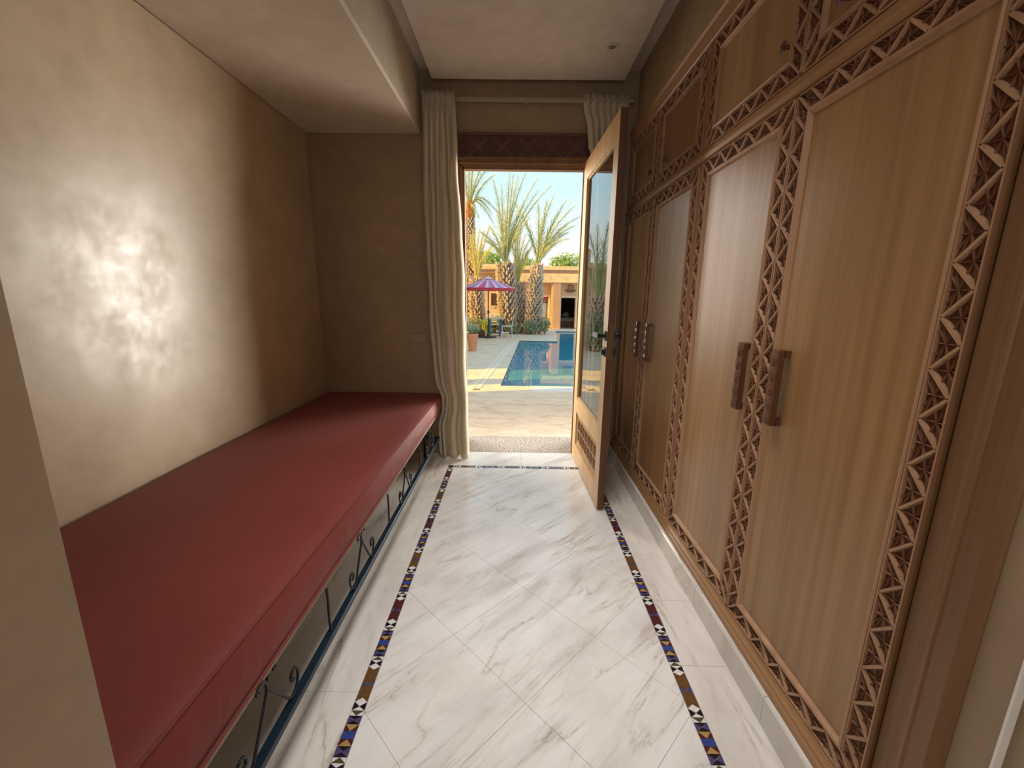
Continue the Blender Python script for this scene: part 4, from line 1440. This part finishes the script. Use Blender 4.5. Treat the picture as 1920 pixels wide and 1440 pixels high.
# ---- pavilion behind the left palm (mirrored in the door glass)
pv = thing('garden_pavilion', 'plain ochre garden pavilion left of the pool mirrored in the door glass', 'building', (-3.6, 16, G))
mk('walls', B((-5.4, 15.6, G), (-2.16, 17.4, 2.35), 0.02), 'villa', pv)
mk('roof_slab', B((-5.5, 15.45, 2.35), (-2.06, 17.5, 2.55), 0.02), 'villa_light', pv)
mk('chimney', B((-2.7, 16.0, 2.55), (-2.4, 16.3, 3.1), 0.02), 'villa', pv)

# ---- shrubs, grasses and trees
def foliage(name, label, cat, c, rad, n, size, mat, seed, group, stems=5, flat=1.0):
    rnd = random.Random(seed)
    th = thing(name, label, cat, (c[0], c[1], c[2]), group)
    m = MB()
    for _ in range(n):
        while True:
            p = Vector((rnd.uniform(-1, 1), rnd.uniform(-1, 1), rnd.uniform(-1, 1)))
            if p.length < 1: break
        p = p*(0.55+0.45*rnd.random())/max(0.55, p.length)*p.length if False else p
        bump_ = 0.82+0.3*mnoise.noise(p*2.3+Vector((seed, 0, 0)))
        q = Vector((c[0]+p.x*rad[0]*bump_, c[1]+p.y*rad[1]*bump_, c[2]+rad[2]*(1+p.z*bump_)))
        a = Vector((rnd.uniform(-1, 1), rnd.uniform(-1, 1), rnd.uniform(-0.4, 1))).normalized()
        b = a.orthogonal().normalized()
        b.rotate(Quaternion(a, rnd.uniform(0, 6.28)))
        s = size*rnd.uniform(0.6, 1.3)
        m.poly([q-a*s, q+b*s*0.4, q+a*s, q-b*s*0.4], [(0, 1, 2, 3)])
    tag(mk('foliage', m, mat, th), kind='stuff')
    sm = MB()
    for k in range(stems):
        a = 2*pi*k/stems
        sm.tube([(c[0], c[1], G), (c[0]+rad[0]*0.2*cos(a), c[1]+rad[1]*0.2*sin(a), c[2]+rad[2]*0.7), (c[0]+rad[0]*0.55*cos(a), c[1]+rad[1]*0.55*sin(a), c[2]+rad[2]*1.3)], [0.03*rad[2]+0.006]*3, 5)
    mk('stems', sm, 'trunk', th)
    return th
G1 = 'shrubs around the palm feet'
foliage('shrub', 'grey green shrub at the foot of the palm nearest the pool', 'shrub', (0.62, 18.75, G), (0.45, 0.35, 0.36), 900, 0.05, 'shrub', 1, G1)
foliage('shrub', 'small leafy shrub right of the palm nearest the pool', 'shrub', (1.30, 18.9, G), (0.36, 0.3, 0.42), 600, 0.05, 'shrub', 2, G1)
foliage('shrub', 'dark green shrub behind the garden table', 'shrub', (-0.95, 19.1, G), (0.55, 0.35, 0.42), 1000, 0.055, 'shrub', 3, G1)
foliage('shrub', 'low shrub under the white chair in front of the thick palm', 'shrub', (-0.15, 18.8, G), (0.45, 0.3, 0.24), 700, 0.045, 'shrub', 4, G1)
foliage('shrub', 'leafy shrub at the foot of the left palm', 'shrub', (-2.0, 18.9, G), (0.6, 0.3, 0.4), 900, 0.05, 'shrub', 5, G1)
foliage('shrub', 'broad grey green hedge bush around the low palm left of the pool', 'shrub', (-2.45, 12.9, G), (0.62, 0.5, 0.75), 2600, 0.05, 'shrub', 6, G1)
def blades(name, label, cat, c, n, h, spread, w, mat, seed, group):
    rnd = random.Random(seed)
    th = thing(name, label, cat, c, group)
    m = MB()
    for _ in range(n):
        a = rnd.uniform(0, 2*pi)
        s = rnd.uniform(0.15, 1)*spread
        hh = h*rnd.uniform(0.7, 1.1)*(1-0.3*s/spread)
        b = Vector((c[0]+0.2*s*cos(a), c[1]+0.2*s*sin(a), c[2]))
        t = Vector((c[0]+s*cos(a), c[1]+s*sin(a), c[2]+hh))
        md = (b+t)/2+Vector((-0.25*(t-b).x, -0.25*(t-b).y, 0.16*h))
        sd = Vector((-sin(a), cos(a), 0))*w
        m.poly([b-sd, b+sd, md+sd, md-sd, t], [(0, 1, 2, 3), (3, 2, 4)])
    tag(mk('blades', m, mat, th), kind='stuff')
    return th
blades('ornamental_grass', 'bright yellow green grass clump beside the terracotta pot', 'grass plant', (-1.72, 16.6, G), 260, 0.62, 0.5, 0.012, 'grass', 21, 'grass clumps')
blades('ornamental_grass', 'yellow green grass clump in front of the left palm', 'grass plant', (-1.35, 18.8, G), 260, 0.75, 0.5, 0.014, 'grass', 22, 'grass clumps')
blades('spiky_plant', 'spiky yucca like plant behind the umbrella pole', 'plant', (-0.80, 18.85, G+0.30), 70, 0.62, 0.42, 0.02, 'shrub', 23, 'spiky plants')
GT = 'trees beyond the villa roof'
foliage('tree', 'bright green tree top above the villa roof between the two left palms', 'tree', (-1.9, 27, 1.7), (1.5, 0.9, 1.35), 3400, 0.10, 'leaf', 31, GT)
foliage('tree', 'yellow green tree top above the villa behind the tallest fans', 'tree', (0.6, 28.6, 1.7), (1.2, 0.9, 1.15), 2600, 0.10, 'leaf', 32, GT)
foliage('tree', 'loose green tree top right of the bottle shaped palm trunk', 'tree', (2.9, 26.3, 1.8), (1.15, 0.6, 1.15), 2000, 0.10, 'leaf', 33, GT)
foliage('tree', 'green tree top at the right edge of the doorway above the roof', 'tree', (4.6, 27.8, 1.7), (1.2, 0.8, 1.5), 3000, 0.10, 'leaf', 34, GT)

# ---- terracotta pot with a young plant
pot = thing('terracotta_pot', 'tall terracotta pot with a young plant left of the pool', 'plant pot', (-1.33, 12.83, G))
m = MB()
m.lathe([(0.105, 0.0), (0.115, 0.02), (0.150, 0.30), (0.162, 0.40), (0.158, 0.42), (0.178, 0.44), (0.180, 0.535), (0.165, 0.545), (0.150, 0.54), (0.145, 0.50)], (-1.33, 12.83, G), 28)
mk('pot_body', m, 'terracotta', pot, True)
rnd = random.Random(5)
m = MB()
for k in range(120):
    a = rnd.uniform(0, 6.28)
    s = rnd.uniform(0.02, 0.24)
    b = Vector((-1.33+0.03*cos(a), 12.83+0.03*sin(a), G+0.50))
    t = Vector((-1.33+s*cos(a), 12.83+s*sin(a), G+0.60+rnd.uniform(0.0, 0.16)))
    sd = Vector((-sin(a), cos(a), 0))*0.012
    m.poly([b-sd, b+sd, t+sd*1.5, t-sd*1.5, t+(t-b)*0.3], [(0, 1, 2, 3), (3, 2, 4)])
tag(mk('young_plant', m, 'shrub', pot), kind='stuff')

# ---- parasol
ux, uy = -1.12, 17.0
um = thing('parasol', 'round parasol striped in magenta, violet and pale pink over the garden table', 'parasol', (ux, uy, G))
m = MB()
m.tube([(ux, uy, G+0.06), (ux, uy, 2.02)], 0.022, 10)
mk('pole', m, 'pole', um, True)
m = MB()
ns = 8
Rr, zt_, ze = 1.10, 1.98, 1.63
for i in range(ns):
    a0, a1 = 2*pi*i/ns+0.2, 2*pi*(i+1)/ns+0.2
    nsub = 6
    for k in range(nsub):
        f0, f1 = k/nsub, (k+1)/nsub
        def E(f, rr):
            A = Vector((cos(a0), sin(a0)))*(1-f)+Vector((cos(a1), sin(a1)))*f
            return A*rr
        mi = (0, 2, 1, 1, 2, 0)[k] if i % 2 == 0 else (1, 2, 0, 0, 2, 1)[k]
        for j in range(3):
            ra, rb = Rr*(0.12+0.88*j/3), Rr*(0.12+0.88*(j+1)/3)
            za, zb_ = zt_+(ze-zt_)*(j/3)**1.15, zt_+(ze-zt_)*((j+1)/3)**1.15
            pa, pb, pc, pd = E(f0, ra), E(f1, ra), E(f1, rb), E(f0, rb)
            m.face([(ux+pd.x, uy+pd.y, zb_), (ux+pc.x, uy+pc.y, zb_), (ux+pb.x, uy+pb.y, za), (ux+pa.x, uy+pa.y, za)], mi)
mk('canopy', m, ['umb_pink', 'umb_violet', 'umb_pale'], um)
m = MB()
for i in range(ns):
    a0, a1 = 2*pi*i/ns+0.2, 2*pi*(i+1)/ns+0.2
    p, q = (ux+Rr*cos(a0), uy+Rr*sin(a0)), (ux+Rr*cos(a1), uy+Rr*sin(a1))
    m.face([(p[0], p[1], ze-0.10), (q[0], q[1], ze-0.10), (q[0], q[1], ze), (p[0], p[1], ze)])
mk('valance', m, 'umb_red', um)
m = MB()
m.lathe([(0.18, 0.0), (0.12, 0.05), (0.03, 0.075), (0.02, 0.12), (0.005, 0.13)], (ux, uy, 1.985), 16)
mk('vent_cap', m, 'umb_pale', um)
for i in range(ns):
    a = 2*pi*i/ns+0.2
    m = MB()
    m.tube([(ux, uy, 1.93), (ux+Rr*cos(a)*0.99, uy+Rr*sin(a)*0.99, ze-0.01)], 0.008, 5)
    mk('rib', m, 'pole', um)
m = MB()
m.tube([(ux, uy, 0.62), (ux, uy, 0.74)], 0.04, 8)
m.tube([(ux, uy, 0.68), (ux+0.08, uy-0.02, 0.68)], 0.012, 6)
mk('crank', m, 'pole', um)
m = MB()
for dx, dy in ((0.2, 0), (-0.2, 0), (0, 0.2), (0, -0.2)):
    m.lathe([(0.13, 0.0), (0.135, 0.03), (0.12, 0.06)], (ux+dx, uy+dy, G), 14)
m.lathe([(0.10, 0.0), (0.08, 0.08), (0.04, 0.2)], (ux, uy, G), 12)
mk('base', m, 'pole', um)

# ---- garden table and chairs
tb = thing('garden_table', 'pale topped garden table on blue legs under the parasol', 'table', (-0.93, 17.9, G))
mk('table_top', B((-1.36, 17.55, 0.365), (-0.50, 18.3, 0.405), 0.012), 'table_top', tb)
for x, y in ((-1.12, 17.7), (-0.68, 17.7), (-1.12, 18.15), (-0.68, 18.15)):
    mk('leg', B((x-0.035, y-0.035, G), (x+0.035, y+0.035, 0.365), 0.005), 'table_blue', tb)
m = MB()
m.box((-1.10, 17.90, G+0.10), (-0.70, 17.95, G+0.15))
m.box((-0.92, 17.7, G+0.10), (-0.88, 18.15, G+0.15))
mk('stretcher', m, 'table_blue', tb)
def garden_chair(label, loc, rz):
    """white metal chair; local +y is the way it faces"""
    th = thing('garden_chair', label, 'chair', loc, 'white metal chairs at the garden table')
    R = Matrix.Rotation(rz, 3, 'Z')
    o = Vector(loc)
    def tr(mb):
        mb.v = [tuple(R @ Vector(p)+o) for p in mb.v]
        return mb
    m = MB()
    m.box((-0.21, -0.20, 0.415), (0.21, 0.22, 0.45), 0, 0.012)
    mk('seat', tr(m), 'white_metal', th)
    m = MB()
    for x in (-0.20, 0.20):
        m.tube([(x, -0.20, 0.44), (x, -0.24, 0.70), (x, -0.27, 0.88)], 0.014, 6)
    m.tube([(-0.20, -0.27, 0.87), (0.20, -0.27, 0.87)], 0.014, 6)
    mk('back_frame', tr(m), 'white_metal', th)
    for k in range(4):
        z = 0.56+0.085*k
        m = MB()
        m.box((-0.19, -0.225-0.016*k-0.008, z-0.026), (0.19, -0.225-0.016*k+0.004, z+0.026))
        mk('back_slat', tr(m), 'white_metal', th)
    for x, y in ((-0.19, -0.19), (0.19, -0.19), (-0.19, 0.2), (0.19, 0.2)):
        m = MB()
        m.tube([(x, y, 0.415), (x*1.08, y*1.1, 0.0)], 0.012, 6)
        mk('leg', tr(m), 'white_metal', th)
    return th
garden_chair('white metal chair in profile at the right of the garden table', (-0.36, 17.7, G), pi/2)
garden_chair('white metal chair behind the garden table with its back to the shrub', (-0.92, 18.55, G), pi)
garden_chair('white metal chair at the left of the garden table beside the grass', (-1.82, 18.0, G), -pi/2)
st = thing('low_stool', 'small low white metal stool right of the parasol base', 'stool', (-0.42, 17.0, G))
mk('seat', B((-0.60, 16.88, G+0.20), (-0.26, 17.14, G+0.235), 0.01), 'white_metal', st)
for x in (-0.575, -0.285):
    for y in (16.905, 17.115):
        m = MB()
        m.tube([(x, y, G+0.20), (x, y, G)], 0.010, 6)
        mk('leg', m, 'white_metal', st)
bo = MB()
rnd = random.Random(9)
rings, segs = 9, 16
for i in range(rings+1):
    ph_ = pi*i/rings
    for j in range(segs):
        t = 2*pi*j/segs
        d = Vector((sin(ph_)*cos(t), sin(ph_)*sin(t), cos(ph_)))
        k = 1+0.16*mnoise.noise(d*1.7)
        bo.v.append((-1.49+0.26*k*d.x, 17.25+0.22*k*d.y, G+0.14+0.19*k*d.z))
for i in range(rings):
    for j in range(segs):
        bo.f.append((i*segs+j, (i+1)*segs+j, (i+1)*segs+(j+1) % segs, i*segs+(j+1) % segs))
        bo.m.append(0)
tag(mk('boulder', bo, 'rock', None, True, loc=(-1.49, 17.25, G)), 'dark brown rounded boulder beside the parasol base', 'rock')
